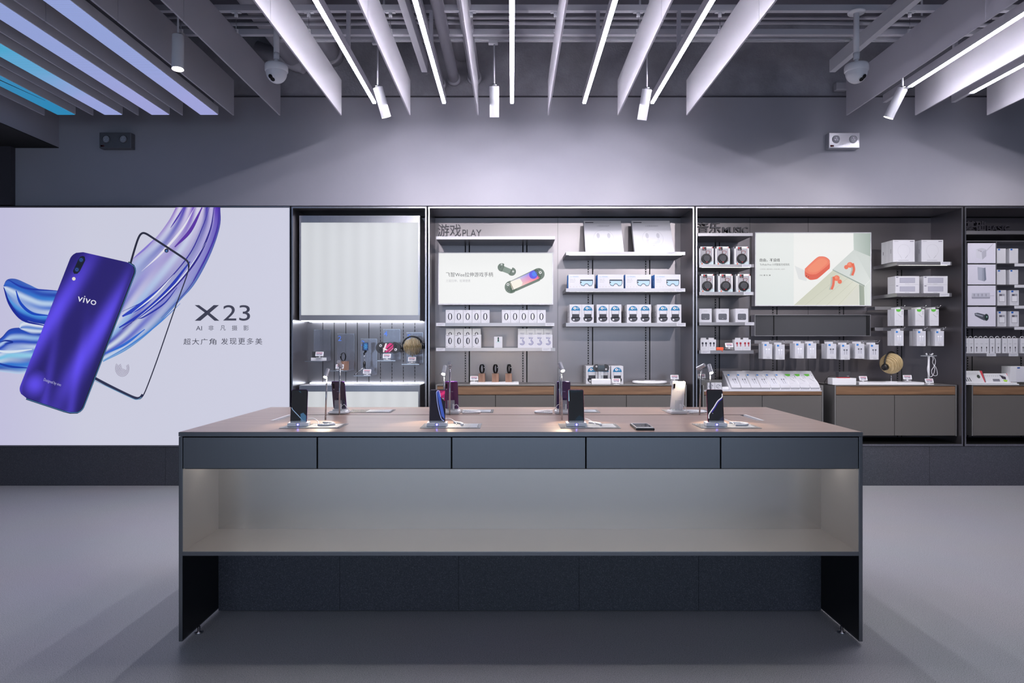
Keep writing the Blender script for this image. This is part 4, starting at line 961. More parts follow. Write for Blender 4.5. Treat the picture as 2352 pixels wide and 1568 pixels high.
# posters inside the bays
def framedposter(name, lab, px0, px1, py0, py1, y, depth, draw, glow=True):
    x0, x1, z0, z1 = X(px0, y), X(px1, y), Z(py1, y), Z(py0, y)
    t = thing(name, lab, 'poster', ((x0+x1)/2, y, z0)); O = t.location
    m = MB(); m.box(x0, x1, y+.002, y+depth, z0, z1, 'shelf_metal'); e = .007
    for a in ((x0, x0+e, z0, z1), (x1-e, x1, z0, z1), (x0+e, x1-e, z0, z0+e), (x0+e, x1-e, z1-e, z1)): m.box(a[0], a[1], y-.003, y+.002, a[2], a[3], 'white_paint')
    m.build('frame', t, O)
    m = MB(); ink = Ink(m, lambda u, v, l: (X(u, y), y+.001-.0003*l, Z(v, y)), 'poster_glow'); ink.l = 0; draw(ink); m.build('artwork', t, O)
    return t
def art_game(ink):
    ink.rect(1008, 1269, 697, 581, 'f6f7f6'); ink.up(); s = 6.534
    def q(P): return [(980+a/s, 470+b/s) for a, b in P]
    def e(a, b, r, c, mat=None): ink.ell(980+a/s, 470+b/s, r/s, r/s, c, 20)
    ink.text('飞智Wee拉伸游戏手柄', 980+290/s, 980+995/s, 470+1082/s, 470+1012/s, '4a4a4e'); ink.text('三层拉伸，轻薄便携', 980+290/s, 980+655/s, 470+1162/s, 470+1120/s, 'c2c2c6')
    G1 = '66786c'; G2 = '7f9286'
    # small handset
    ink.poly(q([(1130, 1000), (1250, 1045), (1240, 1030), (1170, 905), (1155, 905)][:2]+[(1280, 965), (1170, 920)]), G2)
    e(1128, 940, 63, G1); e(1278, 1003, 63, G1); ink.up(); ink.poly(q([(1160, 925), (1272, 970), (1245, 1035), (1130, 992)]), G2); ink.poly(q([(1166, 880), (1290, 935), (1275, 970), (1160, 922)]), 'f6f7f6')
    ink.up(); ink.line(q([(1163, 918), (1128, 995)]), 1.0, '3a463e'); ink.line(q([(1276, 968), (1246, 1040)]), 1.0, '3a463e'); e(1125, 897, 13, 'f2f2f2'); e(1298, 1001, 14, 'f2f2f2'); ink.up(); e(1298, 1001, 6, '66786c'); e(1125, 897, 6, '66786c'); e(1108, 935, 8, '3a463e')
    # large handset with phone
    ink.l = 4; e(1265, 1235, 95, G1); e(1680, 1040, 90, G1); ink.poly(q([(1255, 1330), (1330, 1290), (1700, 1125), (1720, 1080), (1640, 960), (1250, 1150)]), G1)
    ink.up(); ink.loft(q([(1290, 1280), (1700, 1100)]), q([(1245, 1160), (1615, 985)]), ['faf4ea', 'fbe9cc', 'fdf6ec'], ['ff5a70', 'd43ad0', '3848f0'], n=18, k=10)
    ink.up(); e(1600, 1050, 62, '4a46e8'); ink.up(); e(1615, 1040, 38, '3a78f4'); ink.poly(q([(1300, 1275), (1420, 1218), (1440, 1170), (1400, 1105), (1250, 1160)]), 'fbf6ea')
    ink.up(); ink.line(q([(1340, 1290), (1700, 1130)]), 2.6, G1); ink.line(q([(1248, 1150), (1310, 1290)]), 1.2, '3a463e'); ink.line(q([(1618, 980), (1700, 1120)]), 1.2, '3a463e')
    e(1220, 1197, 20, 'f4f4f4'); e(1705, 1017, 20, 'f4f4f4'); ink.up(); e(1220, 1197, 10, '3a463e'); e(1705, 1017, 9, '3a463e')
    for a, b in ((1235, 1245), (1215, 1265), (1255, 1262), (1235, 1285), (1690, 970), (1665, 985), (1720, 1050)): e(a, b, 8, '2c3630')
framedposter('white_game_poster', 'white poster of an olive game grip holding a phone, in the game bay', 1006.5, 1270.5, 579.5, 699.5, 6.50, .05, art_game)
def art_pods(ink):
    s = 5.6
    def q(P): return [(1720+a/s, 510+b/s) for a, b in P]
    ink.rect(1736, 2000, 701, 535, 'eef1ee'); ink.up()
    def gr(P, c0, c1): ink.poly(q(P), [lin(c0), lin(c0), lin(c1), lin(c1)])
    gr([(90, 1068), (578, 1068), (578, 142), (90, 142)], 'e2e8e6', 'eef1ef'); gr([(578, 1068), (1345, 1068), (1345, 142), (578, 142)], 'f0f1ee', 'f6f6f4'); ink.up()
    gr([(1345, 142), (1350, 355), (1562, 445), (1565, 142)], 'c6d0ca', 'a6b4ac'); gr([(1350, 355), (1078, 605), (1490, 812), (1562, 738)], 'd2d8d4', 'dfe4e0'); gr([(1350, 355), (1562, 738), (1562, 445), (1562, 440)], 'd2d8d4', 'd2d8d4')
    gr([(1078, 605), (1078, 622), (1490, 830), (1490, 812)], 'a8b4aa', '9aa69c'); gr([(1078, 622), (580, 1068), (1420, 1068), (1418, 798)], 'd0d2be', 'e2e2d4')
    gr([(1418, 798), (1425, 1068), (1490, 1068), (1484, 828)], '96a294', 'a4ae9e'); gr([(1490, 825), (1495, 1068), (1562, 1068), (1562, 745)], 'd8e0da', 'e4e9e4')
    ink.up()
    for a, b in (((720, 1068), (1180, 690)), ((860, 1068), (1270, 720)), ((1000, 1068), (1340, 760)), ((1150, 1068), (1400, 800))): ink.line(q([a, b]), .5, 'bcbda8')
    ink.poly(q([(1415, 800), (1418, 1060), (1190, 1060)]), 'dcdcd0'); ink.up()
    # case
    ink.poly(q([(590, 560), (760, 640), (740, 760), (640, 730)]), 'e2e4e4'); ink.up()
    P = [(720, 610), (735, 585), (870, 460), (930, 440), (990, 450), (1035, 485), (1042, 520), (1040, 590), (1010, 620), (900, 715), (860, 735), (790, 742), (745, 715), (722, 690)]
    ink.blob(q(P), 'e25a3e'); ink.up(); P = [(722, 610), (738, 585), (870, 465), (930, 445), (985, 455), (1030, 488), (1038, 520), (1010, 560), (890, 655), (840, 672), (780, 668), (730, 640)]
    ink.blob(q(P), 'f27c5c'); ink.up(); P = [(760, 600), (880, 490), (940, 470), (990, 485), (1010, 520), (960, 570), (880, 635), (800, 645)]
    ink.blob(q(P), 'f58a66'); ink.ell(1720+740/s, 510+690/s, 1.3, 1.3, '7a2a1c', 8); ink.ell(1720+766/s, 510+705/s, 1.2, 1.2, '5a1c14', 8)
    for (hx, hy, bx, by, st) in ((1300, 550, 1252, 578, [(1335, 530), (1352, 610), (1328, 685)]), (1128, 720, 1168, 765, [(1092, 700), (1085, 800), (1062, 865)])):
        ink.line(q([(a-20, b+5) for a, b in st]), 5, 'b4bab0'); ink.up(); ink.line(q(st), 5.6, 'e8684a', 4); ink.ell(1720+hx/s, 510+hy/s, 7, 6.6, 'f07654', 18); ink.up(); ink.ell(1720+bx/s, 510+by/s, 5, 5, 'ec7050', 16); ink.up(); ink.ell(1720+(hx-8)/s, 510+(hy-8)/s, 3.4, 3, 'f68e6c', 12)
    ink.text('自由，不设线', 1720+140/s, 1720+397/s, 510+510/s, 510+466/s, '38383a', .01); ink.text('TicPods Free 小问智能无线耳机', 1720+140/s, 1720+522/s, 510+560/s, 510+530/s, '4c4c4e')
    ink.text('小问识别 | 触控操控 | 双击切歌 | AI音乐', 1720+140/s, 1720+465/s, 510+615/s, 510+597/s, '9a9a9a'); ink.text('MAR 1 ●  MIX 2 ●', 1720+140/s, 1720+275/s, 510+692/s, 510+674/s, '606060')
framedposter('earphone_poster', 'backlit poster of an orange earphone case and two orange earbuds', 1734, 2001, 533.5, 702.5, 6.60, .10, art_pods)
y = 6.585; t = thing('display_tray', 'long dark glass-fronted shallow tray under the orange earphone poster', 'display tray', (X(1866, y), y, Z(771, y))); O = t.location
m = MB(); x0, x1, z0, z1 = X(1733.5, y), X(2000, y), Z(771.5, y), Z(722.5, y); e = .005
for a in ((x0, x0+e, z0, z1), (x1-e, x1, z0, z1), (x0+e, x1-e, z0, z0+e), (x0+e, x1-e, z1-e, z1)): m.box(a[0], a[1], y, y+.11, a[2], a[3], 'shelf_metal')
m.build('frame', t, O)
m = MB(); m.box(x0+e, x1-e, y+.02, y+.11, z0+e, z1-e, 'dark_grey_plastic'); m.box(X(1778, y), X(1780, y), y+.012, y+.021, z0+e, z1-e, 'black_gap'); m.box(X(1992, y), x1-e, y+.012, y+.021, z0+e, z1-e, 'black_plastic'); m.build('backing', t, O)
# price tag stands
def pricetag():
    t = thing('price_tag_stand', 'x', 'price tag')
    m = MB(); m.M = Matrix.Translation((0, 0, .016)) @ Matrix.Rotation(math.radians(-22), 4, 'X'); m.rslab(.076, .044, .008, .004, 'white_plastic')
    ink = Ink(m, FT); ink.l = 1; ink.rect(-.03, .03, .007, .037, 'c4c4ce'); ink.up(); ink.rect(-.028, .028, .028, .035, 'b06070'); ink.rect(-.026, -.002, .012, .016, '60606c'); ink.rect(.004, .024, .012, .022, '8a7a8c'); ink.rect(-.026, .01, .020, .023, '80808c'); m.build('display', t)
    m = MB(); m.box(-.028, .028, -.01, .035, 0, .004, 'white_plastic', bev=.001); m.cyl((0, .012, .004), (0, .014, .022), .008, seg=10, mat='white_plastic'); m.build('foot', t)
    return t
def tagat(px, Y, z, lab, rot=0.): place('ptag', pricetag, (X(px, Y), Y, z), 'small white framed price display '+lab, 'price tag stands', rot)
# counter of the game bay
t = thing('watch_plinth', 'low white plinth under the three wooden watch blocks', 'plinth', (X(1135.5, 6.36), 6.36, zK1)); O = t.location
m = MB(); m.box(X(1079.5, 6.36), X(1191.5, 6.36), 6.36, 6.54, zK1, zK1+.02, 'white_plastic', bev=.002); m.build('slab', t, O)
ZP = zK1+.02
def wood_block(px0, px1, Y, z, h, lab, grp='wooden watch blocks'):
    w_ = pxw(px0, px1, Y); o = boxmesh(w_, h, w_, None, 'block_wood').build('wooden_block'); tag(o, lab, 'wooden block', grp); o.location = (X((px0+px1)/2, Y), Y, z); return w_
def band(px, Y, z, h, lab, yaw=.5, grp='bands standing on wooden blocks'):
    t = thing('smart_band', lab, 'smart band', (X(px, Y), Y, z), grp); t.rotation_euler = (0, 0, yaw)
    m = MB(); pts = [(0, .024*math.cos(a), h/2+(h/2-.003)*math.sin(a)) for a in [2*math.pi*k/24 for k in range(24)]]
    P = [Vector(p) for p in pts]; n = len(P); R = []
    for k in range(n):
        d = (P[(k+1) % n]-P[k-1]).normalized(); o_ = Vector((0, -d.z, d.y))
        R.append([m.pv(P[k]+Vector((sx*.010, 0, 0))+o_*(so*.0018)) for sx, so in ((-1, -1), (1, -1), (1, 1), (-1, 1))])
    for k in range(n):
        for j in range(4): m.face((R[k][j], R[k][(j+1) % 4], R[(k+1) % n][(j+1) % 4], R[(k+1) % n][j]), 'black_plastic')
    m.build('strap', t)
    m = MB(); m.M = Matrix.Translation((0, -.0275, h/2-.018)); m.rslab(.019, .038, .005, .008, 'black_gloss'); s_ = m.build('screen', t)
    m = MB(); m.cyl((0, -.028, h/2+.012), (0, -.0285, h/2+.012), .004, seg=10, mat='white_card'); m.build('button', t)
for k, (a, b, px) in enumerate(((1099, 1114.3, 1107), (1130, 1145.8, 1138), (1160.7, 1176, 1169.5))):
    wood_block(a, b, 6.40, ZP, 19.5*6.4/FPX, 'square walnut block holding a band on the white plinth, %s from left' % ORD[k])
    band(px, 6.43, ZP+19.5*6.4/FPX, .088, 'black smart band upright on a walnut block, %s from left' % ORD[k], .9-.15*k)
tagat(1089, 6.40, ZP, 'on the white plinth left of the wooden watch blocks')
m = MB()
for k, (px, Y) in enumerate(((1359.6, 6.44), (1387.8, 6.44), (1418, 6.40))):
    place('ctrl', None, (X(px, Y), Y, zK2), 'white blue-topped controller box standing on the counter, %s from left' % ORD[k], 'controller boxes on the counter')
t = thing('display_pedestal', 'curved white pedestal with a clear post holding the game controller', 'pedestal', (X(1381.5, 6.345), 6.345, zK2)); O = t.location
m = MB(); m.box(-.09, .09, 0, .07, 0, .052, 'white_plastic', bev=.008); m.build('base', t); m = MB(); m.box(-.022, .022, .03, .036, .052, .13, 'clear_acrylic'); m.build('post', t)
def controller(name, loc, w_, lab, screen=None, grp='phone game controllers'):
    t = thing(name, lab, 'game controller', loc, grp); h = w_*.47; m = MB()
    for s in (-1, 1):
        m = MB(); P = [(s*(w_/2-h/2+h/2*math.cos(math.radians(a))), h/2+h/2*math.sin(math.radians(a))) for a in range(-90, 91, 15)]+[(s*(w_/2-h*.62), h), (s*(w_/2-h*.62), 0)]
        if s < 0: P = P[::-1]
        A = [m.pv((u, 0, v)) for u, v in P]; B_ = [m.pv((u, .018, v)) for u, v in P]; n = len(P)
        m.face(A, 'dark_grey_plastic'); m.face(B_[::-1], 'dark_grey_plastic')
        for k in range(n): m.face((A[k], A[(k+1) % n], B_[(k+1) % n], B_[k]), 'dark_grey_plastic')
        g = m.build('grip', t)
        m = MB(); cx = s*(w_/2-h*.42); cz = h*(.68 if s < 0 else .34); m.cyl((cx, 0, cz), (cx, -.006, cz), h*.12, h*.10, seg=16, mat='white_plastic'); m.cyl((cx, -.006, cz), (cx, -.0066, cz), h*.05, seg=12, mat='black_plastic'); m.build('joystick', g)
        m = MB()
        for a in range(4): m.cyl((cx+h*.10*math.cos(a*math.pi/2), 0, h-cz+h*.10*math.sin(a*math.pi/2)), (cx+h*.10*math.cos(a*math.pi/2), -.003, h-cz+h*.10*math.sin(a*math.pi/2)), h*.045, seg=10, mat='black_plastic')
        m.build('button_cluster', g)
    m = MB(); m.box(-w_/2+h*.55, w_/2-h*.55, .004, .014, h*.04, h*.96 if screen else h*.86, 'black_gloss', bev=.001)
    if screen: screen(Ink(m, lambda u, v, l: (u*w_, .004-.0003*l, v*h), 'backlit_print'))
    m.build('phone_screen' if screen else 'bridge', t)
controller('game_controller', (X(1381, 6.37), 6.37, zK2+.118), .15, 'black empty game controller held on the curved white pedestal')
tagat(1416, 6.335, zK2, 'in front of the right-hand controller box on the counter')
t = thing('round_scale', 'flat white oval scale lying on the counter right of the controller boxes', 'scale', (X(1492, 6.49), 6.49, zK2)); t.scale = (1, .75, 1)
m = MB(); m.lathe([(.150, .002), (.163, .008), (.166, .018), (.160, .026), (.15, .028)], 40, 'white_plastic'); m.build('body', t)
m = MB()
for s in (-1, 1): m.lathe([(.030, .0282), (.030, .0292)], 20, 'cab_side', (s*.08, 0, 0))
m.build('electrode', t)
tagat(1550, 6.40, zK2+.03, 'on a clear block right of the white scale')
o = boxmesh(.06, .03, .06, None, 'clear_acrylic').build('acrylic_block'); tag(o, 'small clear block under the price display beside the white scale', 'riser'); o.location = (X(1550, 6.37), 6.375, zK2)

# ------------------------------------------------------------------ music bay: boxes left of the poster
def headbox():
    w, h, d = 33*K_, 41.5*K_, .12; t = thing('headphone_box', 'x', 'box'); m = MB()
    m.box(-w/2, w/2, .03, d, 0, h, 'print', lin('8e9098')); m.box(-w/2, w/2, .002, .03, 0, h, 'print', lin('b9babf'))
    ink = Ink(m, FT); ink.l = 0
    ink.rect(-w/2, w/2, h*.90, h, 'eeeeee'); ink.rect(-w/2, -w*.42, 0, h, 'e6e6e8'); ink.rect(w*.42, w/2, 0, h, 'e6e6e8'); ink.rect(-w*.42, w*.42, 0, h*.90, 'a4a2a6'); ink.up()
    ink.poly([(-w/2, 0), (w/2, 0), (w/2, h*.20), (w*.30, h*.16), (0, h*.04), (-w*.3, h*.10), (-w/2, h*.10)], 'cfe0e2'); ink.rect(-w*.28, w*.0, h*.78, h*.98, '2a2226'); ink.up(); ink.ell(-w*.2, h*.92, w*.05, w*.05, 'e04848', 10); ink.rect(-w*.24, -w*.08, h*.82, h*.84, 'b0a0a0')
    ink.line([(w*.0, h*.6), (w*.02, h*.76), (w*.25, h*.74), (w*.24, h*.66), (w*.12, h*.56)], w*.035, '8a4a48', 4); ink.line([(w*.0, h*.52), (-w*.03, h*.75)], w*.04, '3a3436'); ink.rect(w*.34, w*.46, h*.925, h*.955, 'c83a40'); ink.ell(-w*.3, h*.05, w*.06, w*.05, 'e06848', 10)
    for k in range(3): ink.ell(-w*.02+k*w*.08, h*.045, w*.022, w*.026, '303038', 8)
    m.build('carton', t)
    m = MB(); m.M = Matrix.Translation((0, 0, h*.33)); m.lathe([], 3) if 0 else None
    m.cyl((0, -.001, 0), (0, -.016, 0), w*.36, w*.33, seg=28, mat='black_plastic'); m.cyl((0, -.016, 0), (0, -.0185, 0), w*.26, w*.2, seg=28, mat='dark_grey_plastic'); e_ = m.build('ear_cup', t)
    m = MB(); m.cyl((0, -.012, h*.15), (0, -.018, h*.15), w*.05, seg=10, mat='red_plastic'); m.build('badge', t)
    return t
for r, (zz_, ps) in enumerate(((zCL1, (1622.4, 1659.7, 1703.6)), (zCL2, (1624.2, 1666.5, 1707.8)))):
    for k, p in enumerate(ps):
        place('headbox', headbox, (X(p, YS+.015), YS+.015, zz_), 'windowed box showing a black round headphone cup, %s from left on the %s headphone shelf' % (ORD[k], ('upper', 'lower')[r]), 'boxed headphones', (0, 0, 0, -.0)[k])
def d_spk(ink, w, h):
    P = rrect(0, h*.40, w*.66, h*.46, w*.09, 5); ink.poly([(a+.0, b) for a, b in P], '44464e'); ink.up(); ink.poly([(a*.9, h*.41+(b-h*.40)*.88) for a, b in P], '5a5c64'); ink.rect(-w*.15, w*.15, h*.82, h*.84, '9a9aa0'); ink.rect(-w*.05, w*.06, h*.25, h*.28, 'c8c8cc')
def s_spk(m, w, h, d):
    ink = Ink(m, lambda u, v, l: (-w/2-.0006, u, v))
    for k in range(4): ink.rect(.02+k*.04, .026+k*.04, h*.15, h*.3+.02*k, '8a8a90')
for k, (a, b) in enumerate(((1606, 1634.7), (1645, 1674.7), (1689.8, 1718.3))):
    place('spk', boxproto('speaker_box', 'box', 29*K_, 31*K_, .16, d_spk, side=s_spk), (X((a+b)/2, YS), YS, zCL3), 'white cube box picturing a dark rounded speaker, %s from left' % ORD[k], 'white speaker boxes')
def d_bud(col):
    def f(ink, w, h):
        for s in (-1, 1): ink.ell(s*w*.22, h*.66, w*.13, h*.11, col, 12); ink.line([(s*w*.22+w*.02, h*.66), (s*w*.22+w*.01, h*.36)], w*.10, col)
        ink.rect(-w*.2, w*.2, h*.17, h*.185, '9a9aa0')
    return f
for a, b, col, key, word in ((1608.7, 1644.8, '2a2c3a', 'budb', 'black'), (1687.7, 1724.5, 'a82030', 'budr', 'red')):
    for q in range(2):
        place(key, boxproto('earbud_box', 'box', (b-a)/2*K_-.0006, 24.6*K_, .07, d_bud(col)), (X(a+(b-a)*(.25+.5*q), YS), YS, zCL4), 'white box picturing two %s earbuds, the %s of the pair' % (word, ('left', 'right')[q]), 'earbud boxes on the lowest music shelf')
        def hangbox():
            m = boxmesh((36)/2*K_-.002, 25*K_, .05, None); m.box(-.025, .025, .01, .012, 25*K_, 25*K_+.016, 'white_card'); o = m.build('earbud_box'); tag(o, 'x', 'box'); return o
        place('budback', hangbox, (X(a+(b-a)*(.25+.5*q)-1.5, YS+.08), YS+.08, zCL4), 'plain white box with a hang tab behind the %s earbud boxes, the %s one' % (word, ('left', 'right')[q]), 'hang-tab boxes behind the earbud boxes')
t = thing('earphone_case', 'small orange earphone case on the lowest music shelf', 'earphone case', (X(1654, YS), YS, zCL4)); m = MB(); m.box(-.034, .034, 0, .03, .0, .029, 'orange_plastic', bev=.009); m.build('case_body', t); m = MB(); m.tube([(.0, 0, .004), (.012, -.014, .0), (.02, -.012, -.012)], .003, 6, 'orange_plastic', smooth=4); m.build('strap', t)
tagat(1676, YS, zCL4+.012, 'beside the orange earphone case', .2)
# hook rails and hanging packs
def hookrail(px0, px1, pyt, pyb, lab, y=6.55, parts=()):
    x0, x1, z0, z1 = X(px0, y), X(px1, y), Z(pyb, y), Z(pyt, y)
    t = thing('hook_rail', lab, 'hook rail', ((x0+x1)/2, y, z0), 'metal hook rails'); O = t.location
    m = MB(); m.box(x0, x1, y, y+.01, z0, z1, 'shelf_metal', bev=.001)
    for xx in (x0+.01, x1-.02): m.box(xx, xx+.01, y+.01, B-.006, z0, z1, 'bay_metal')
    m.build('bar', t, O)
    for px in parts:
        m = MB(); x = X(px, 6.42); m.cyl((x, y, z0+.012), (x, 6.345, z0+.012), .0028, seg=8, mat='steel'); m.cyl((x, 6.345, z0+.012), (x, 6.325, z0+.030), .0028, seg=8, mat='steel'); m.cyl((x, y, z0+.026), (x, 6.36, z0+.026), .002, seg=6, mat='steel'); m.build('hook', t, O)
    return z0
zh1 = hookrail(1733, 1882, 781.5, 789, 'hook rail under the dark tray, left half', parts=(1764, 1792.5, 1836.5, 1865))
zh2 = hookrail(1893, 2010, 781.5, 789, 'hook rail under the dark tray, right half', parts=(1911, 1942, 1975.5, 2008))
zh3 = hookrail(2010, 2150, 704, 711.5, 'upper hook rail carrying the green-tabbed packs', parts=(2065, 2113, 2146))
zh4 = hookrail(2010, 2165, 752, 759.5, 'lower hook rail carrying the blue-tabbed packs', parts=(2065, 2116, 2158))
def pk(tabc, kind):
    def f():
        w, h = 21*K_, (35 if kind != 'green' else 38.3)*K_; m = MB(); m.box(-w/2, w/2, 0, .027, 0, h, 'white_card', bev=.001); m.box(-w*.2, w*.2, .012, .013, h, h+.018, 'white_card')
        ink = Ink(m, FT)
        if kind == 'green':
            ink.poly([(-w*.35+w*.55*k_, v) for k_, v in ((0, h), (1, h), (.9, h*.88), (.5, h*.84), (.1, h*.88))], '5ab43c'); ink.line([(-w*.12, h*.72), (w*.25, h*.54)], w*.10, '9a9aa0'); ink.up(); ink.line([(-w*.12, h*.735), (w*.25, h*.555)], w*.03, 'f4f4f6')
            for k in range(3): ink.ell(w*.33, h*(.88-.08*k), w*.035, h*.025, '3a3030', 8)
            ink.rect(-w*.46, w*.46, h*.27, h*.275, 'a8a8ac'); ink.rect(-w*.4, -w*.1, h*.32, h*.33, 'b0b0b4')
        else:
            ink.rect(-w*.38, w*.42, h*.30, h*.92, 'c9cad2'); ink.up(); ink.rect(-w*.36, -w*.12, h*.86, h*.98, '2a7cc8')
            c = 'f2f2f6' if kind == 'white' else '5a5c66'
            for s in (-1, 1):
                ink.ell(s*w*.14+w*.02, h*.64, w*.10, h*.05, c, 12); ink.up(); ink.line([(s*w*.10+w*.02, h*.64), (s*w*.12+w*.02, h*.34)], w*.035, c)
            ink.rect(-w*.15, w*.2, h*.16, h*.175, 'a0a0a8'); ink.rect(-w*.1, w*.25, h*.07, h*.085, '606070')
        o = m.build('earphone_pack'); tag(o, 'x', 'hanging pack'); return o
    return f
PS = [('hook under the dark tray', 'blue', 'white', ((1763.4, 824), (1792.2, 825.5), (1836.5, 823), (1864.8, 823))), ('hook under the dark tray', 'blue', 'dark', ((1910.5, 824), (1941.8, 825.7), (1974.9, 823.5), (2008, 825.7))),
      ('upper right hook', 'green', 'green', ((2065.5, 748), (2113, 748), (2146, 748))), ('lower right hook', 'blue', 'white', ((2065.2, 794), (2116.3, 794.5), (2158, 794.5)))]
HOOKW = {'hook under the dark tray': ['first', 'second', 'third', 'fourth', 'fifth', 'sixth', 'seventh', 'eighth'], 'upper right hook': ORD, 'lower right hook': ORD}
cnt = {}
for where, tabc, kind, L_ in PS:
    for (pxc, pyb) in L_:
        i = cnt.get(where, 0); cnt[where] = i+1
        for dd in range(4):
            Y = 6.36+.031*dd; place('pk'+kind, pk(tabc, kind), (X(pxc, 6.36)+.001*((dd*7) % 3-1), Y, Z(pyb, 6.36)), 'white %s-tabbed earphone pack on the %s %s, %s' % (tabc, HOOKW[where][i], where, ('frontmost', 'second in', 'third in', 'rearmost')[dd]), 'hanging earphone packs')
# boxes right of the poster
def d_neck(ink, w, h):
    ink.rect(-w*.45, -w*.25, h*.925, h*.94, '9a9aa0'); ink.rect(w*.28, w*.45, h*.92, h*.945, '50505a'); ink.ring(-w*.0, h*.52, w*.28, h*.28, .001, .001, '9c9ca2', 30, -50, 230)
    ink.line([(w*.18, h*.30), (w*.06, h*.16)], w*.02, 'a8a8ac'); ink.line([(-w*.18, h*.30), (-w*.1, h*.16)], w*.015, 'b0b0b4'); ink.rect(-w*.25, w*.22, h*.07, h*.085, '8a8a90')
def s_neck(m, w, h, d):
    ink = Ink(m, lambda u, v, l: (-w/2-.0006, u, v)); ink.rect(d*.33, d*.335+.001, 0, h, '909096'); ink.rect(d*.66, d*.665+.001, 0, h, '909096'); ink.rect(d*.15, d*.2, h*.4, h*.6, '9a9aa2'); ink.rect(d*.8, d*.85, h*.4, h*.55, '6a6a72')
for k, (a, b) in enumerate(((2052, 2100), (2115, 2168))):
    place('neck', boxproto('headset_box', 'box', 50*K_, 50.5*K_, .20, d_neck, side=s_neck), (X((a+b)/2, YS), YS, zCR1), 'white box with a faint neckband outline, the %s one of two' % ('left', 'right')[k], 'neckband earphone boxes')
def d_bar(ink, w, h):
    ink.rect(-w*.32, w*.32, h*.20, h*.80, '9a9aa8'); ink.up(); ink.rect(-w*.30, w*.30, h*.24, h*.76, 'a9a9b6'); ink.rect(-w*.47, -w*.38, h*.82, h*.90, '5a5a6a'); ink.rect(-w*.1, w*.08, h*.08, h*.10, '8a8a92')
for k, (a, zb) in enumerate(((2084, 0), (2149, 0), (2084, 1), (2149, 1))):
    place('barsp', boxproto('speaker_carton', 'box', 55*K_, 19.6*K_, .13, d_bar), (X(a, YS), YS, zCR2+zb*19.7*K_), 'flat white carton with a grey bar picture, %s of the %s stack' % (('bottom', 'top')[zb], ('left', 'right')[k % 2]), 'stacked speaker cartons')
# slanted packs on the sloping tray
zt3 = zK3; sl = math.radians(38)
t = thing('sloping_tray', 'sloping white tray holding nine slanted earphone packs', 'tray', (X(1780, 6.33), 6.33, zt3))
m = MB(); L0 = .012; x0, x1 = X(1676, 6.33)-t.location.x, X(1886, 6.33)-t.location.x
A = [m.pv(p) for p in ((x0, 0, 0), (x0, .22, 0), (x0, .22, .17), (x0, 0, L0))]; B_ = [m.pv(p) for p in ((x1, 0, 0), (x1, .22, 0), (x1, .22, .17), (x1, 0, L0))]
m.face(A[::-1], 'white_card'); m.face(B_, 'white_card')
for k in range(4): m.face((A[k], A[(k+1) % 4], B_[(k+1) % 4], B_[k]), 'white_card')
m.build('wedge', t)
ang = math.atan2(.22, .17-L0)
def slpack(kind):
    def f():
        w, h = .088, .20; m = MB(); m.M = Matrix.Rotation(-ang, 4, 'X'); m.box(-w/2, w/2, -.016, -.001, 0, h, 'white_card', bev=.001)
        ink = Ink(m, lambda u, v, l: (u, -.016-.0003*l, v))
        if kind == 'green':
            ink.poly([(-w*.45, h), (w*.15, h), (w*.05, h*.86), (-w*.2, h*.82), (-w*.4, h*.88)], '64ba40'); ink.line([(-w*.1, h*.66), (w*.28, h*.44)], w*.04, '70727a')
            for k in range(3): ink.ell(w*.30, h*(.86-.08*k), w*.04, h*.025, '40383a', 8)
            ink.rect(-w*.4, 0, h*.3, h*.31, 'a0a0a8')
        else:
            ink.rect(-w*.36, w*.42, h*.15, h*.84, 'd0d1d8'); ink.rect(-w*.42, -w*.2, h*.88, h*.97, '2a7cc8')
            for s in (-1, 1): ink.ell(s*w*.12+w*.1, h*.60, w*.07, h*.05, '54565e', 10); ink.up(); ink.line([(s*w*.12+w*.08, h*.60), (s*w*.10+w*.14, h*.28)], w*.035, '6a6c74')
        o = m.build('earphone_pack'); tag(o, 'x', 'earphone pack'); return o
    return f
for k in range(9):
    kind = 'green' if k > 5 else 'blue'
    place('sl'+kind, slpack(kind), (X(1691+22.6*k, 6.33), 6.331, zt3+.014), 'white %s-tabbed pack lying on the sloping tray, %s from left' % (kind, ORD[k]), 'slanted packs on the sloping tray')
for k in (3, 4, 5, 6, 7, 8):
    m = MB(); x = X(1703+22.6*k, 6.33); m.tube([(x-.04, 6.47, zt3+.135), (x-.01, 6.42, zt3+.10), (x, 6.36, zt3+.05), (x-.005, 6.325, zt3+.012), (x-.012, 6.322, zt3+.004)], .0035, 6, 'white_plastic', smooth=5); o = m.build('security_cable'); tag(o, 'white cable running over the slanted packs, %s from left' % ORD[k-3], 'cable', 'white cables over the slanted packs')
def d_ear(ink, w, h): ink.ring(0, h*.5, w*.32, h*.26, w*.06, h*.06, '60606a', 16, 0, 300); ink.line([(-w*.2, h*.4), (w*.25, h*.62)], w*.05, '80808a')
for k, (a, b) in enumerate(((1625, 1641.5), (1641.8, 1658))):
    place('mwb', boxproto('earbud_box', 'box', 16.2*K_, 17*K_, .04, d_ear), (X((a+b)/2, 6.36), 6.36, zK3), 'small white box with a looped cable picture on the left of the low counter, %s' % ('left', 'right')[k], 'small boxes left of the sloping tray')
t = thing('cable_clip_box', 'small rounded white box left of the sloping tray', 'box', (X(1667, 6.36), 6.36, zK3)); m = MB(); m.box(-.034, .034, 0, .05, 0, .03, 'white_plastic', bev=.008); m.build('case_body', t)
tagat(1612, 6.55, zK3+.085, 'at the left end of the low counter')
tagat(1715, 6.57, zK3+.115, 'behind the slanted packs, left one'); tagat(1762, 6.57, zK3+.115, 'behind the slanted packs, right one')
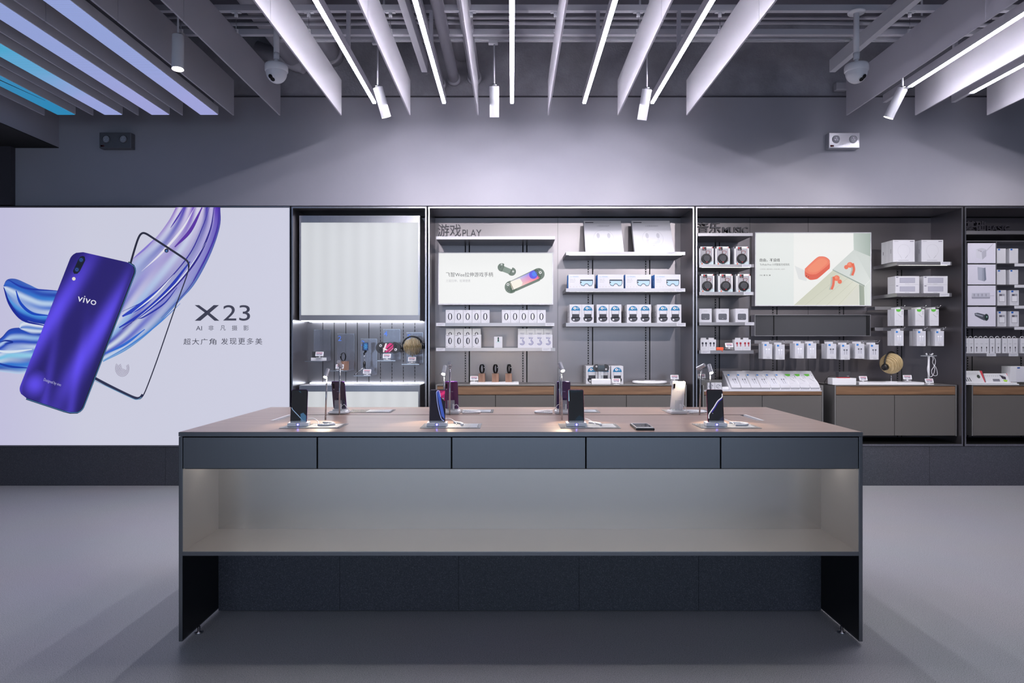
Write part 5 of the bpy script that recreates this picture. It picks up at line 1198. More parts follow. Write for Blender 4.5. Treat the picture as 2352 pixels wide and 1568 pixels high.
o = boxmesh(X(1770, 6.5)-X(1605, 6.5), .085, .08, None, 'cab_side').build('counter_riser'); tag(o, 'grey riser behind the sloping tray carrying price displays', 'riser'); o.location = (X(1688, 6.56), 6.555, zK3)
# right counter: speaker, headphones on a slatted ball, earphone stand
t = thing('speaker_plinth', 'white block under the small dark speaker', 'plinth', (X(1939.5, 6.34), 6.34, zK4)); m = MB(); m.box(-.11, .11, 0, .10, 0, .062, 'white_plastic', bev=.003); m.build('block', t)
t = thing('small_speaker', 'small dark speaker with a red base on the white block', 'speaker', (X(1940, 6.36), 6.36, zK4+.062)); m = MB(); m.box(-.056, .056, .0, .06, .008, .058, 'dark_grey_plastic', bev=.004); ink = Ink(m, FT); ink.rect(.022, .04, .016, .020, 'a0a0a8'); m.build('body', t); m = MB(); m.box(-.052, .052, .002, .058, 0, .008, 'red_plastic', bev=.002); m.build('base', t)
m = MB(); m.tube([(X(1926, 6.4), 6.42, zK4+.08), (X(1910, 6.4), 6.44, zK4+.075), (X(1902, 6.4), 6.46, zK4+.03), (X(1905, 6.4), 6.48, zK4+.004), (X(1925, 6.5), 6.52, zK4+.004)], .0022, 6, 'black_plastic', smooth=6); o = m.build('power_cable'); tag(o, 'thin black cable curving from the small dark speaker', 'cable')
t = thing('display_board', 'long low white plinth under the headphone stand', 'plinth', (X(2047, 6.36), 6.36, zK4)); m = MB(); m.box(X(1973, 6.36)-t.location.x, X(2123, 6.36)-t.location.x, 0, .2, 0, .022, 'white_plastic', bev=.002); m.build('slab', t)
def ballstand(loc, R, ax, ndisc, lab, grp='slatted ball headphone stands'):
    t = thing('headphone_stand', lab, 'headphone stand', loc, grp); ax = Vector(ax).normalized(); c = Vector((0, 0, R+.075 if loc[2] > zK4+.01 else R+.075)); Q = ax.to_track_quat('Z', 'Y').to_matrix().to_4x4()
    m = MB(); m.M = Matrix.Translation(c) @ Q
    for k in range(ndisc):
        u = -1+2*(k+.5)/ndisc; r = R*math.sqrt(max(.02, 1-u*u)); z = u*R; th = R*2/ndisc*.46
        m.lathe([(r-.002, z-th/2), (r, z-th/2+.001), (r, z+th/2-.001), (r-.002, z+th/2)], 28, 'plywood')
    m.build('slatted_ball', t)
    m = MB(); m.M = Matrix.Translation(c) @ Q; m.cyl((0, 0, -R*.9), (0, 0, R*.9), .012, seg=10, mat='black_plastic'); m.build('core', t)
    m = MB(); m.cyl((0, 0, 0), c-Vector((0, 0, R*.9)), .005, seg=8, mat='steel'); m.lathe([(.05, 0), (.05, .004)], 20, 'white_plastic'); m.build('post', t)
    return t, c
def headphones(loc, c, R, ax, lab):
    t = thing('headphones', lab, 'headphones', loc, 'black headphones'); ax = Vector(ax).normalized(); up = Vector((0, 0, 1)); up = (up-ax*up.dot(ax)).normalized(); c = Vector(c); e = R+.008
    pts = [c+ax*(e*math.cos(a))*1.02+up*(e*1.05*math.sin(a)) for a in [math.pi*k/14 for k in range(15)]]
    m = MB(); m.tube(pts, .0075, 8, 'black_plastic', smooth=3); m.build('headband', t)
    for s in (-1, 1):
        m = MB(); p = c+ax*s*(e-.004); m.cyl(p, p+ax*s*.028, .033, .026, seg=24, mat='black_plastic', capmat='black_gloss'); m.cyl(p+ax*s*.002, p-ax*s*.008, .031, .028, seg=24, mat='dark_grey_plastic'); m.build('ear_cup', t)
lc = (X(2047, 6.46), 6.46, zK4+.022); t, c = ballstand(lc, .097, (-.82, -.5, -.3), 11, 'plywood slatted ball stand wearing black headphones on the right counter')
headphones(lc, c, .097, (-.82, -.5, -.3), 'black over-ear headphones on the tilted plywood ball')
tagat(1984, 6.38, zK4+.022, 'right of the small dark speaker'); tagat(2085, 6.42, zK4+.03, 'right of the plywood ball on the right counter', -.2); tagat(2136, 6.36, zK4, 'in front of the white earphone stand')
t = thing('earphone_stand', 'tall white T-shaped stand with white earphones on the right counter', 'earphone stand', (X(2133, 6.44), 6.44, zK4))
m = MB(); m.lathe([(.045, 0), (.045, .005)], 20, 'white_plastic'); m.cyl((0, 0, .005), (0, 0, .262), .009, seg=12, mat='white_plastic'); m.build('post', t); m = MB(); m.box(-.066, .066, -.02, .02, .262, .272, 'clear_acrylic', bev=.002); m.build('crossbar', t)
t2 = thing('wired_earphones', 'white wired earphones draped from the T-shaped stand', 'earphones', (X(2133, 6.43), 6.43, zK4)); m = MB(); a = -.012
m.tube([(.0, a, .285), (.03, a, .265), (.055, a, .23), (.05, a, .18), (.02, a, .13), (.03, a, .09), (.06, a, .08), (.075, a, .10), (.06, a, .16), (.03, a, .20), (.035, a, .24), (.02, a, .262), (-.005, a, .25), (-.012, a, .20), (-.02, a, .14), (-.008, a, .09), (.012, a, .07), (.035, a, .09), (.05, a, .14), (.038, a, .19)], .0022, 6, 'white_plastic', smooth=6); m.build('cable', t2)
for s in (-1, 1):
    m = MB(); m.cyl((s*.02-.003, -.012, .276), (s*.02+.012*s, -.014, .290), .007, seg=10, mat='white_plastic'); m.build('earbud', t2)

# ------------------------------------------------------------------ numbered acrylic shelves
def acr(n, plate, shelfpx, ys, bluetext):
    yp = 6.695; x0, x1, z1, z0 = X(plate[0], yp), X(plate[1], yp), Z(plate[2], yp), Z(plate[3], yp)
    t = thing('acrylic_shelf', 'smoky acrylic shelf with back plate, %s of five%s' % (ORD[n], ' marked '+bluetext if bluetext else ', behind the slatted ball'), 'shelf', ((x0+x1)/2, yp, z0), 'numbered acrylic shelves'); O = t.location
    zs = Z(ys, 6.40); m = MB(); m.box(x0, x1, yp-.004, yp, zs, z1, 'smoke_acrylic', bev=.0012)
    m.box(x0, x1, yp-.0045, yp-.0, z1-.003, z1, 'steel'); m.box(x1-.003, x1, yp-.0045, yp, zs, z1, 'steel'); m.build('back_plate', t, O)
    m = MB(); m.box(x0, x1, 6.40, yp-.004, zs-.008, zs, 'smoke_acrylic', bev=.0012); m.box(x0, x1, 6.398, 6.4005, zs-.008, zs, 'steel'); m.build('ledge', t, O)
    m = MB(); ink = Ink(m, lambda u, v, l: (u, yp-.0048-.0002*l, v)); hh = (z1-zs)
    if n == 0:
        za, zb_, xc = z1-.070, z1-.018, x0+.022; ink.line([(xc, za), (xc, zb_)], .007, '6c98ff'); ink.line([(xc+.001, zb_-.003), (xc-.010, zb_-.010)], .006, '6c98ff'); ink.line([(xc-.012, za+.003), (xc+.012, za+.003)], .006, '6c98ff')
    else: ink.text(str(n+1), x0+.008, x0+.008+.032*(.7 if n == 0 else 1), z1-.018-.052, z1-.018, '6c98ff', .012, mat='print'); m.build('numeral', t, O)
    return (x0+x1)/2, zs
S1 = acr(0, (721, 759.7, 757, 0), 0, 828.5, '1'); S2 = acr(1, (775, 814.4, 766.4, 0), 0, 850.5, '2'); S3 = acr(2, (828.3, 866.5, 777.6, 0), 0, 862, '3'); S4 = acr(3, (880.6, 919.9, 755.8, 0), 0, 827.2, '4'); S5 = acr(4, (933.7, 972, 763.5, 0), 0, 835.5, None)
y = 6.44; t = thing('speaker_plinth', 'small white block on acrylic shelf 1 under a dark box', 'plinth', (X(729.5, y), y, S1[1])); m = MB(); m.box(-.063, .063, 0, .08, 0, .028, 'white_plastic', bev=.002); m.build('block', t)
t = thing('small_speaker', 'small dark grey speaker on acrylic shelf 1', 'speaker', (X(729, y+.02), y+.02, S1[1]+.028)); m = MB(); m.box(-.05, .05, 0, .05, 0, .06, 'dark_grey_plastic', bev=.003); m.build('body', t)
tagat(733, 6.43, S1[1]+.028, 'on the white block of acrylic shelf 1')
wb = pxw(776, 797, 6.46); o = boxmesh(wb, .083, wb, None, 'block_wood').build('wooden_block'); tag(o, 'walnut block on acrylic shelf 2 holding a silver-edged band', 'wooden block'); o.location = (X(786, 6.46), 6.46, S2[1])
band(788.5, 6.50, S2[1]+.083, .085, 'black and silver band standing on the block of acrylic shelf 2', -.9)
tagat(779.5, 6.425, S2[1], 'in front of the walnut block on acrylic shelf 2')
t = thing('selfie_tripod', 'small black tripod holding a phone on acrylic shelf 3', 'tripod', (X(837, 6.52), 6.52, S3[1])); m = MB(); m.cyl((0, 0, .07), (0, 0, .125), .013, seg=12, mat='black_plastic'); m.build('handle', t)
m = MB(); m.cyl((0, 0, .125), (0, 0, .195), .004, seg=8, mat='steel'); m.build('rod', t); m = MB(); m.tube([(0, 0, .19), (-.004, 0, .205), (.008, 0, .215), (.012, 0, .225)], .007, 8, 'black_plastic', smooth=3); m.box(-.0, .02, -.004, .012, .215, .232, 'black_plastic'); m.build('phone_clamp', t)
for a in (200, 320, 80):
    m = MB(); m.cyl((0, 0, .075), (.095*math.cos(math.radians(a)), .06*math.sin(math.radians(a)), .004), .004, .003, seg=8, mat='steel'); m.cyl((.095*math.cos(math.radians(a)), .06*math.sin(math.radians(a)), .0), (.095*math.cos(math.radians(a)), .06*math.sin(math.radians(a)), .008), .006, seg=8, mat='black_plastic'); m.build('leg', t)
t = thing('smartphone', 'small phone with a bright blue screen held by the tripod', 'phone', (X(840, 6.51), 6.505, S3[1]+.232)); t.rotation_euler = (0, 0, .55); m = MB(); m.rslab(.056, .078, .007, .005, 'black_plastic'); m.build('body', t)
m = MB(); ink = Ink(m, FT, 'backlit_print'); ink.rect(-.025, .025, .003, .075, '0c3c78'); ink.up()
for k in range(14): a = k*math.pi/7; ink.line([(.004*math.cos(a), .04+.005*math.sin(a)), (.022*math.cos(a), .04+.032*math.sin(a))], .0035, '40b4e8' if k % 2 else '1c70c8')
m.build('screen', t)
tagat(842.5, 6.425, S3[1], 'between the tripod legs on acrylic shelf 3')
def pinks(ink):
    ink.rect(-.27, .27, .1, .9, '30081c'); ink.up()
    for a, b, w_, c in (((-.27, .2), (.12, .88), .14, 'e02a80'), ((-.1, .12), (.27, .82), .10, 'd02078'), ((.02, .12), (.27, .6), .05, 'f078b0'), ((-.2, .12), (-.08, .88), .07, 'f4e4ee'), ((-.27, .5), (-.05, .3), .09, 'f8f0f4')): ink.line([a, b], w_, c); ink.l += .5
controller('game_controller', (X(891.5, 6.45), 6.45, S4[1]+.062), .234, 'black game controller holding a phone with a pink screen on acrylic shelf 4', pinks)
t = thing('display_pedestal', 'clear post holding the pink-screened controller on acrylic shelf 4', 'pedestal', (X(888, 6.46), 6.462, S4[1])); m = MB(); m.box(-.03, .03, 0, .05, 0, .006, 'white_plastic'); m.box(-.012, .012, .006, .01, .006, .064, 'clear_acrylic'); m.build('post', t)
tagat(888, 6.415, S4[1]+.004, 'below the pink-screened controller on acrylic shelf 4')
lc = (X(947.5, 6.50), 6.50, S5[1]); t, c = ballstand(lc, .086, (1, .12, .06), 13, 'plywood slatted ball stand with black headphones on the fifth acrylic shelf')
headphones(lc, c, .086, (1, .12, .06), 'black over-ear headphones on the upright plywood ball of the fifth acrylic shelf')
tagat(946, 6.43, S5[1]+.008, 'below the plywood ball on the fifth acrylic shelf')

# ------------------------------------------------------------------ charging bay
y = 6.30; x0, x1, z0, z1 = X(2218, y), X(2520, y), Z(753, y), Z(552.5, y)
t = thing('picture_rack', 'dark framed rack with four white product pictures and small shelves', 'display rack', ((x0+x1)/2, y, z0)); O = t.location; e = .008
m = MB()
for a in ((x0, x0+e, z0, z1), (x1-e, x1, z0, z1), (x0+e, x1-e, z0, z0+e), (x0+e, x1-e, z1-e, z1), (X(2288, y), X(2289.5, y), z0+e, z1-e)): m.box(a[0], a[1], y, y+.25, a[2], a[3], 'bay_edge' if a[0] == x0 and a[1] == x1 else 'shelf_metal')
m.box(x0+e, x1-e, y+.24, y+.25, z0+e, z1-e, 'shelf_metal'); m.build('frame', t, O)
rows = ((558, 604), (607, 653), (655.5, 701), (704.5, 749.5))
for k, (a, b) in enumerate(rows):
    m = MB(); m.box(X(2223.5, y), X(2287.5, y), y+.004, y+.012, Z(b, y), Z(a, y), 'print', lin('d4d2de'))
    ink = Ink(m, lambda u, v, l: (X(u, y), y+.0038-.0003*l, Z(v, y))); cy = (a+b)/2
    if k == 0:
        ink.poly([(2242, 573), (2256, 569), (2265, 572), (2266, 588), (2257, 596), (2243, 591)], 'c2c2cc'); ink.up(); ink.poly([(2242, 573), (2254, 577), (2257, 596), (2243, 591)], 'cfcfd8'); ink.poly([(2256, 578), (2266, 573), (2266, 588), (2257, 596)], 'b0b0bc'); ink.line([(2266, 576), (2282, 559)], 2, 'bcbcc8')
        for q in range(3): ink.rect(2247+3*q, 2248.4+3*q, 577+.8*q, 574.4+.8*q, '30303a')
    elif k == 1: ink.poly([(2246, 613), (2260, 615), (2264, 614), (2266, 642), (2262, 646), (2247, 642)], '9a9eac'); ink.up(); ink.poly([(2260, 616), (2264, 614), (2266, 642), (2261, 645)], '7a8090'); ink.poly([(2247, 614), (2256, 615), (2256, 644), (2247, 641)], 'aaaebc')
    elif k == 2:
        ink.poly([(2233, 673), (2274, 672), (2275, 681), (2232, 681)], 'bcbcc8'); ink.poly([(2232, 681.5), (2275, 681.5), (2274, 685.5), (2233, 685.5)], '9a9aa8'); ink.up(); ink.line([(2275, 679), (2284, 679)], 1, 'a8a8b4')
        for q in range(4): ink.rect(2237+9*q, 2239.5+9*q, 676.5, 675, '6a6a78'); ink.rect(2237+9*q, 2239.5+9*q, 679.5, 678, '6a6a78')
    else:
        ink.poly([(2239, 719), (2246, 718), (2262, 722), (2262, 736), (2255, 733), (2240, 725)], '50545e'); ink.up(); ink.line([(2241, 721), (2258, 726)], 3, '9a9ea8'); ink.ell(2266, 728.5, 5.4, 8, '3a3e46'); ink.up(); ink.ell(2266.6, 728.5, 4, 6.2, '1c3030'); ink.up(); ink.ell(2267, 727.5, 1.6, 2, '8ab0a4')
    m.build('picture', t, O)
    m = MB(); m.box(X(2290, y), x1-e, y+.004, y+.23, Z(b, y)-.006, Z(b, y), 'shelf_metal'); m.build('shelf', t, O)
    m = MB(); m.box(X(2330, y), X(2352, y), y-.002, y+.002, Z(b, y)-.03, Z(b, y)-.004, 'white_card'); m.build('price_label', t, O)
def d_plain(ink, w, h): ink.rect(-w*.38, -w*.15, h*.88, h*.98, '1c5cb0')
def d_win(ink, w, h):
    ink.rect(-w*.36, -w*.12, h*.86, h*.98, '1c5cb0'); ink.rect(-w*.32, w*.34, h*.22, h*.76, '9a9aa2'); ink.up(); ink.rect(-w*.28, w*.30, h*.26, h*.62, 'dcdce0'); ink.rect(-w*.28, 0, h*.62, h*.74, '5a5660'); ink.rect(-w*.2, w*.2, h*.10, h*.115, '9a9aa2')
yb = y+.02; Kb = yb/FPX
for r, (a, b) in enumerate(rows):
    for k, (pc, w_) in enumerate(((2300, 20.5), (2328.5, 22)) if r < 2 else ((2301, 20), (2330, 20.5))):
        place('chg%d' % (r > 1), boxproto('charger_box', 'box', 20.5*Kb, (34 if r < 2 else 35)*Kb, .12, d_plain if r < 2 else d_win), (X(pc, yb), yb, Z(b, y)), 'white blue-tabbed charger box, %s one on the %s level of the picture rack' % (('left', 'right')[k], ('top', 'second', 'third', 'bottom')[r]), 'charger boxes in the picture rack')
def d_slim(ink, w, h): ink.rect(-w*.25, w*.25, h*.64, h*.65, '80808a'); ink.rect(-w*.25, w*.25, h*.60, h*.61, '80808a'); ink.line([(0, h*.1), (0, h*.34)], w*.10, '30323c'); ink.ell(0, h*.38, w*.12, h*.06, '20222a', 10)
def slimbox():
    w = 11.3*K_; m = boxmesh(w, 34.5*K_, .10, d_slim); m.tube([(-.012, .02, 34.5*K_), (-.01, .018, 34.5*K_+.012), (.006, .016, 34.5*K_+.016), (.016, .014, 34.5*K_+.006)], .0025, 6, 'white_plastic', smooth=3); o = m.build('cable_box'); tag(o, 'x', 'box'); return o
for k, pc in enumerate((2219.5, 2231, 2243.5, 2254.5, 2266, 2279.5, 2293, 2308, 2320, 2332, 2350)):
    place('slim', slimbox, (X(pc, YS), YS, zD5), 'slim white cable box on the charging bay shelf, %s from left' % (ORD+['tenth', 'eleventh'])[k], 'slim cable boxes')
t = thing('accessory_tray', 'layered white tray on the counter of the charging bay', 'tray', (X(2290, 6.33), 6.33, zK5)); m = MB()
for q in range(2): m.box(X(2219, 6.33)-t.location.x, X(2341-q*3, 6.33)-t.location.x, .0+q*.01, .18, q*.012, q*.012+.010, 'white_plastic', bev=.002)
m.build('tray_body', t)
def d_acc(seed):
    def f(ink, w, h):
        ink.poly([(w*.38, h), (w*.5, h), (w*.5, 0), (w*.46, 0)], 'c03040')
        for k in range(10): a = -w*.45+w*.075*k; ink.rect(a, a+w*.012, h*.62, h*(.82+.012*(k*seed % 5)), '8a8a92')
        if seed == 3:
            for k in range(3): ink.line([(-w*.45+k*w*.1, h*.42), (-w*.40+k*w*.1, h*.08)], w*.045, '3c4048')
            ink.ell(w*.24, h*.5, w*.08, h*.16, '303a34')
        else: ink.rect(-w*.22, w*.05, h*.1, h*.38, '6a6a74'); ink.poly([(w*.1, h*.85), (w*.32, h*.6), (w*.3, h*.3), (w*.16, h*.4)], '302838'); ink.poly([(w*.18, h*.3), (w*.36, h*.25), (w*.30, h*.05), (w*.2, h*.08)], '9ac83c')
    return f
for k, (a, b, hh, sd) in enumerate(((2216, 2262, 26, 3), (2264, 2323, 20, 5))):
    w_ = pxw(a, b, 6.36); m = MB(); m.M = Matrix.Rotation(-.45, 4, 'X'); m.box(-w_/2, w_/2, 0, .02, 0, hh*K_*1.12, 'white_card', bev=.001); d_acc(sd)(Ink(m, FT), w_, hh*K_*1.12); o = m.build('accessory_pack'); o.location = (X((a+b)/2, 6.37), 6.36, zK5+.022)
    tag(o, ('tilted white accessory card with three dark cables pictured and a red corner', 'tilted white accessory card with a lime green gadget and red corner')[k], 'accessory pack', 'tilted accessory cards')
place('bigchg', boxproto('charger_box', 'box', 34*K_, 36*K_, .12, lambda ink, w, h: (ink.rect(-w*.12, w*.5, 0, h*.98, 'c6c6ce'), ink.up(), ink.rect(-w*.05, w*.14, h*.86, h*.95, '1c4a90'))), (X(2338, 6.35), 6.35, zK5+.026), 'large white charger box with a grey front at the right edge of the counter')

# ------------------------------------------------------------------ things on the table
TT = TZ+.0012
def card(x0, x1, y0, y1, lab):
    t = thing('info_card', lab, 'info card', ((x0+x1)/2, y0, TT), 'glass info cards'); O = t.location
    m = MB(); m.box(x0, x1, y0, y1, TT, TT+.003, 'card_glass', bev=.0008); m.build('plate', t, O)
    m = MB(); ink = Ink(m, lambda u, v, l: (x0+u*(x1-x0), y0+v*(y1-y0), TT+.0032+.0002*l)); ink.rect(.42, .94, .12, .88, 'a8aeb6'); ink.up()
    for k in range(6): ink.rect(.46, .88-.05*(k % 3), .2+.11*k, .23+.11*k, '7a8088')
    m.build('print', t, O)
for k in range(4):
    x = -1.057+.6385*k; card(x, x+.275, 3.095, 3.265, 'clear info card under the front phone, %s from left' % ORD[k])
    x = (-.94, -.375, .22, .84)[k]; card(x+.02, x+.27, 3.78, 3.94, 'clear info card behind a back-row phone, %s from left' % ORD[k])
def phone(name, loc, yaw, lean, body, rimm, draw, lab, back=False, grp='phones displayed on the table'):
    t = thing(name, lab, 'phone', loc, grp); t.rotation_euler = (0, 0, yaw+(math.pi if back else 0)); Mx = Matrix.Rotation(-lean, 4, 'X')
    m = MB(); m.M = Mx; m.rslab(.0748, .157, .0078, .009, rimm, front='black_gloss', back=body, seg=6); m.build('body', t)
    m = MB(); m.M = Mx; m.rslab(.0715, .1535, .0006, .008, 'black_gloss'); m.M = Mx @ Matrix.Translation((0, -.0003, .0015))
    m2 = MB(); m2.M = Mx @ Matrix.Translation((0, -.0006, .0017)); m2.rslab(.0715, .1535, .0006, .008, 'black_gloss', edge=.0002)
    if draw: draw(Ink(m2, lambda u, v, l: (u, -.0002*l, v), 'backlit_print'))
    m2.build('screen', t)
    m = MB(); m.M = Mx; m.box(.020, .030, .0076, .0092, .118, .144, 'lens_black', bev=.001)
    for z in (.137, .126): m.cyl((.025, .0090, z), (.025, .0098, z), .0038, seg=12, mat='lens_black')
    m.cyl((.025, .0076, .112), (.025, .0082, .112), .0022, seg=10, mat='white_card')
    ink = Ink(m, lambda u, v, l: (-u, .0079+.0002*l, v), 'print_gloss'); ink.text('vivo', -.010, .010, .098, .103, 'c8c4d8'); m.build('camera', t)
    return t
def scr1(ink): ink.rect(-.034, .034, .002, .151, '050508'); ink.up(); ink.poly([(.034, .03), (.034, .0), (.01, .0), (.008, .04), (.02, .045)], '3a6488'); ink.line([(-.033, .07), (-.028, .06), (.0, .03), (.024, .004)], .0025, '9ab8e0'); ink.poly([(-.006, .148), (.004, .146), (.008, .138)], '1c5068')
def scr2(ink):
    ink.rect(-.034, .034, .002, .151, '0c0418'); ink.up(); ink.poly([(-.005, .150), (.034, .150), (.034, .10), (.02, .112)], 'a01860'); ink.up(); ink.poly([(.01, .135), (.034, .148), (.034, .135), (.018, .124)], 'e03078')
    ink.poly([(-.004, .146), (.004, .147), (.014, .12), (.034, .03), (.034, .015), (.02, .03), (.006, .09)], '3a56b8'); ink.up(); ink.line([(-.006, .140), (.002, .08), (.018, .02), (.032, .008)], .003, '9aa8f0', 3); ink.line([(-.006, .140), (.0, .149), (.008, .146), (.014, .12)], .003, 'a8b8f8', 3); ink.ell(.026, .112, .004, .002, '50c8c0')
def scr3(ink): ink.rect(-.034, .034, .002, .151, '04090e'); ink.up(); ink.poly([(-.034, .10), (-.034, .151), (-.032, .151), (-.030, .10)], '9ac4e0'); ink.poly([(-.01, .002), (.034, .002), (.034, .02), (.015, .034), (0, .02)], '0c2434'); ink.poly([(-.02, .14), (.034, .145), (.034, .151), (-.03, .151)], '0a1c28')
def scr4(ink):
    ink.rect(-.034, .034, .002, .151, '05060e'); ink.up(); ink.line([(.034, .135), (.032, .118), (.012, .10), (-.006, .072), (-.022, .05), (-.031, .035), (-.032, .018)], .0045, 'e8e6f0', 4); ink.l += .3; ink.line([(.034, .112), (.016, .097), (-.002, .069), (-.018, .046)], .004, '2a1c9c', 4)
    ink.poly([(.034, .03), (.034, .002), (.008, .002), (.02, .018)], '1a1e3c'); ink.ell(-.013, .042, .0012, .0012, 'f0f0ff', 8)
def stand(loc, yaw, lab, round_=False, grp='phone stands'):
    t = thing('phone_stand', lab, 'phone stand', loc, grp); t.rotation_euler = (0, 0, yaw)
    m = MB()
    if round_: m.box(-.047, .047, -.03, .05, 0, .018, 'white_plastic', bev=.007); m.box(-.035, .035, .0, .03, .018, .024, 'white_plastic', bev=.003)
    else: m.box(-.047, .047, -.02, .055, 0, .016, 'white_plastic', bev=.002); m.box(-.037, .037, -.012, .0, .016, .0175, 'white_plastic')
    m.build('base', t)
    m = MB(); m.box(-.034, .034, -.016, -.013, .012, .026, 'clear_acrylic', bev=.0008); m.box(-.02, .02, .034, .038, .014, .075, 'clear_acrylic', bev=.001); m.build('cradle', t)
    if not round_:
        m = MB(); m.box(-.009, .009, -.0215, -.0195, .002, .016, 'smoke_acrylic'); m.cyl((0, -.0212, .009), (0, -.0226, .009), .0032, seg=10, mat='blue_led'); m.build('status_light', t)
    return t
def cable(pts, lab, coil=None):
    t = thing('security_cable', lab, 'cable', pts[0], 'white coiled security cables'); O = t.location
    m = MB(); m.tube(pts, .0018, 6, 'white_plastic', smooth=6); m.build('lead', t, O)
    if coil:
        P = catmull([Vector(p) for p in coil], 16); m = MB()
        m.tube(P, lambda q: .0056+.0007*math.sin(q*len(P)*1.9), 9, 'white_plastic'); m.build('coil', t, O)
fx = (-.99, -.347, .298, .946)
scrs = (scr1, scr2, scr3, scr4); rims = ('phone_rim', 'phone_violet', 'phone_rim_pink', 'phone_rim_pink')
labs = ('phone with a black screen crossed by a thin blue line', 'phone with a magenta and blue ribbon screen', 'phone with a plain near-black screen beside the loose phone', 'phone with a white S-curve on its dark screen')
for k in range(4):
    yaw = (.16, .04, -.02, -.10)[k]; Y = 3.165
    phone('smartphone', (fx[k], Y, TT+.0178), yaw, math.radians(14), 'phone_violet', rims[k], scrs[k], labs[k]+', front row of the table')
    stand((fx[k], Y, TT+.0032), yaw, 'white square stand with a blue light under the %s' % ('leftmost front phone', 'second front phone from the left', 'third front phone from the left', 'rightmost front phone')[k])
    x = fx[k]; z = TT+.009
    cable([(x+.02, Y+.05, TT+.03), (x+.05, Y+.07, TT+.03), (x+.08, Y+.04, TT+.018), (x+.09, Y+.01, z)], 'white coiled cable looping right of the %s' % ('leftmost front phone', 'second front phone from the left', 'third front phone from the left', 'rightmost front phone')[k],
          [(x+.09, Y+.0, z), (x+.13, Y-.0, z), (x+.155, Y+.03, z), (x+.14, Y+.065, z), (x+.09, Y+.09, z)] if k in (0, 3) else [(x+.07, Y+.10, z), (x+.10, Y+.07, z), (x+.115, Y+.03, z), (x+.112, Y+.0, z)])
bx = (-.945, -.331, .281, .905)
bm_ = ('phone_grey', 'phone_magenta', 'phone_violet', 'phone_white'); blab = ('dark grey-violet phone seen from behind, back row of the table', 'magenta-purple phone seen from behind, back row', 'deep violet phone seen from behind next to a lamp', 'white phone seen from behind, back row')
for k in range(4):
    Y = 3.76; yaw = (-.10, -.05, 0, .12)[k]
    phone('smartphone', (bx[k], Y, TT+.026), yaw, math.radians(13), bm_[k], ('phone_rim', 'phone_rim', 'phone_violet', 'phone_white')[k], None, blab[k], True)
    stand((bx[k], Y, TT), yaw+math.pi, 'rounded white stand under the %s' % ('dark grey-violet phone', 'magenta-purple phone', 'deep violet phone', 'white phone')[k], True)
    x = bx[k]; z = TT+.007; s = (1, 1, -1, 1)[k]
    cable([(x+s*.01, Y-.012, TT+.04), (x+s*.03, Y-.03, TT+.05), (x+s*.05, Y-.02, TT+.02), (x+s*.07, Y-.0, z)], 'white coiled cable behind the stand of the %s' % ('dark grey-violet phone', 'magenta-purple phone', 'deep violet phone', 'white phone')[k],
          [(x+s*.055, Y+.06, TT+.008), (x+s*.10, Y+.06, z), (x+s*.145, Y+.03, z), (x+s*.15, Y-.01, z), (x+s*.11, Y-.03, z), (x+s*.06, Y-.035, z)] if k != 0 else [(x+.055, Y-.04, TT+.008), (x+.02, Y-.055, z), (x-.02, Y-.055, z), (x-.055, Y-.045, z)])
    m = MB(); m.box(-.004, .004, -.022, -.012, TT*0, .03, 'white_plastic', bev=.001); o = m.build('charging_plug'); o.location = (x+.012, Y-.024, TT+.024); tag(o, 'white plug behind the %s' % ('dark grey-violet phone', 'magenta-purple phone', 'deep violet phone', 'white phone')[k], 'plug', 'white charging plugs')
t = thing('smartphone', 'loose phone lying flat on the table between the third and fourth stands', 'phone', (.592, 3.03, TT), 'phones lying on the table'); t.rotation_euler = (0, 0, -.02)
m = MB(); m.box(-.042, .042, 0, .178, 0, .010, 'black_plastic', bev=.004); m.build('case', t); m = MB(); m.box(-.038, .038, .004, .174, .0095, .0125, 'white_card', bev=.001); m.build('bezel', t); m = MB(); m.box(-.035, .035, .022, .158, .0124, .0128, 'black_gloss'); m.build('screen', t)
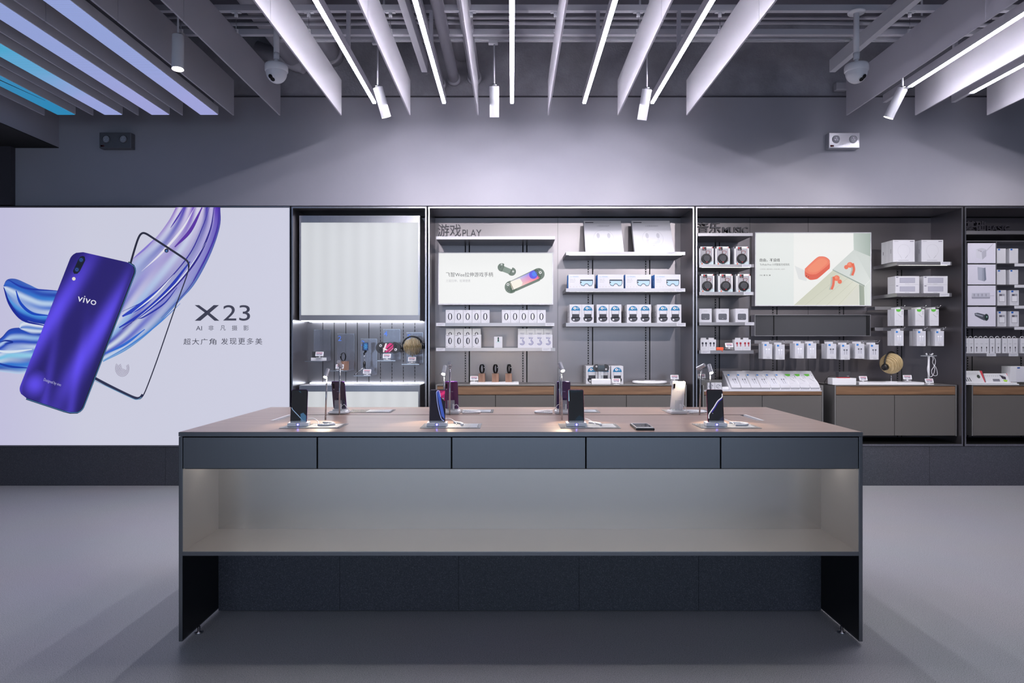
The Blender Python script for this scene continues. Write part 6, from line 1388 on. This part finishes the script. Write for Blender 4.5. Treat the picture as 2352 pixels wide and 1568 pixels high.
def tlamp(x, y, xt, zt_, hd, lab, on=True):
    t = thing('table_lamp', lab, 'lamp', (x, y, TT), 'thin rod table lamps'); h = zt_-TT; dx = xt-x
    m = MB(); m.cyl((0, 0, -.012), (dx, 0, h), .0042, seg=10, mat='steel'); m.build('rod', t)
    d = Vector(hd).normalized(); c = Vector((dx, 0, h+.012)); a = c-d*.022; e_ = c+d*.026
    m = MB(); m.cyl(a, e_, .0105, seg=18, mat='emergency_silver', caps=False); m.cyl(a-d*.001, a+d*.001, .0103, seg=18, mat='emergency_silver'); m.cyl((dx-.008, 0, h), (dx+.008, 0, h), .005, seg=8, mat='emergency_silver'); m.build('head', t)
    m = MB(); m.cyl(e_-d*.003, e_+d*.0005, .0088, seg=18, mat='lamp_lens'); m.build('lens', t)
    light('lamp_beam', 'SPOT', t.location+e_+d*.01, 7, (1, .80, .56), target=t.location+e_+d, parent=t, spot_size=math.radians(75), spot_blend=.5, shadow_soft_size=.01)
YF, YR = 3.452, 3.672
tlamp(X(747.5, YF), YF, X(750.5, YF), Z(862, YF), (-.12, -.62, -.80), 'lit front lamp behind the leftmost front phone')
tlamp(X(779.5, YR), YR, X(780.5, YR), Z(841, YR), (.08, .75, -.6), 'rear lamp in front of the dark grey-violet phone')
tlamp(X(1019.5, YF), YF, X(1020.5, YF), Z(855, YF), (-.14, -.62, -.80), 'lit front lamp behind the second front phone from the left')
tlamp(X(1032.8, YR), YR, X(1033.6, YR), Z(843, YR), (.03, .85, -.4), 'rear lamp beside the magenta-purple phone')
tlamp(X(1286, YR), YR, X(1285.5, YR), Z(842, YR), (-.02, .88, -.4), 'rear lamp in front of the deep violet phone')
tlamp(X(1290.8, YF), YF, X(1289.5, YF), Z(848, YF), (.22, -.6, -.72), 'lit front lamp left of the plain near-black phone')
tlamp(X(1606.5, YR), YR, X(1610.5, YR), Z(847, YR), (-.70, .55, -.45), 'rear lamp with its head tilted left beside the white phone')
tlamp(X(1633, YF), YF, X(1631, YF), Z(852, YF), (.08, -.6, -.80), 'lit front lamp behind the rightmost front phone')
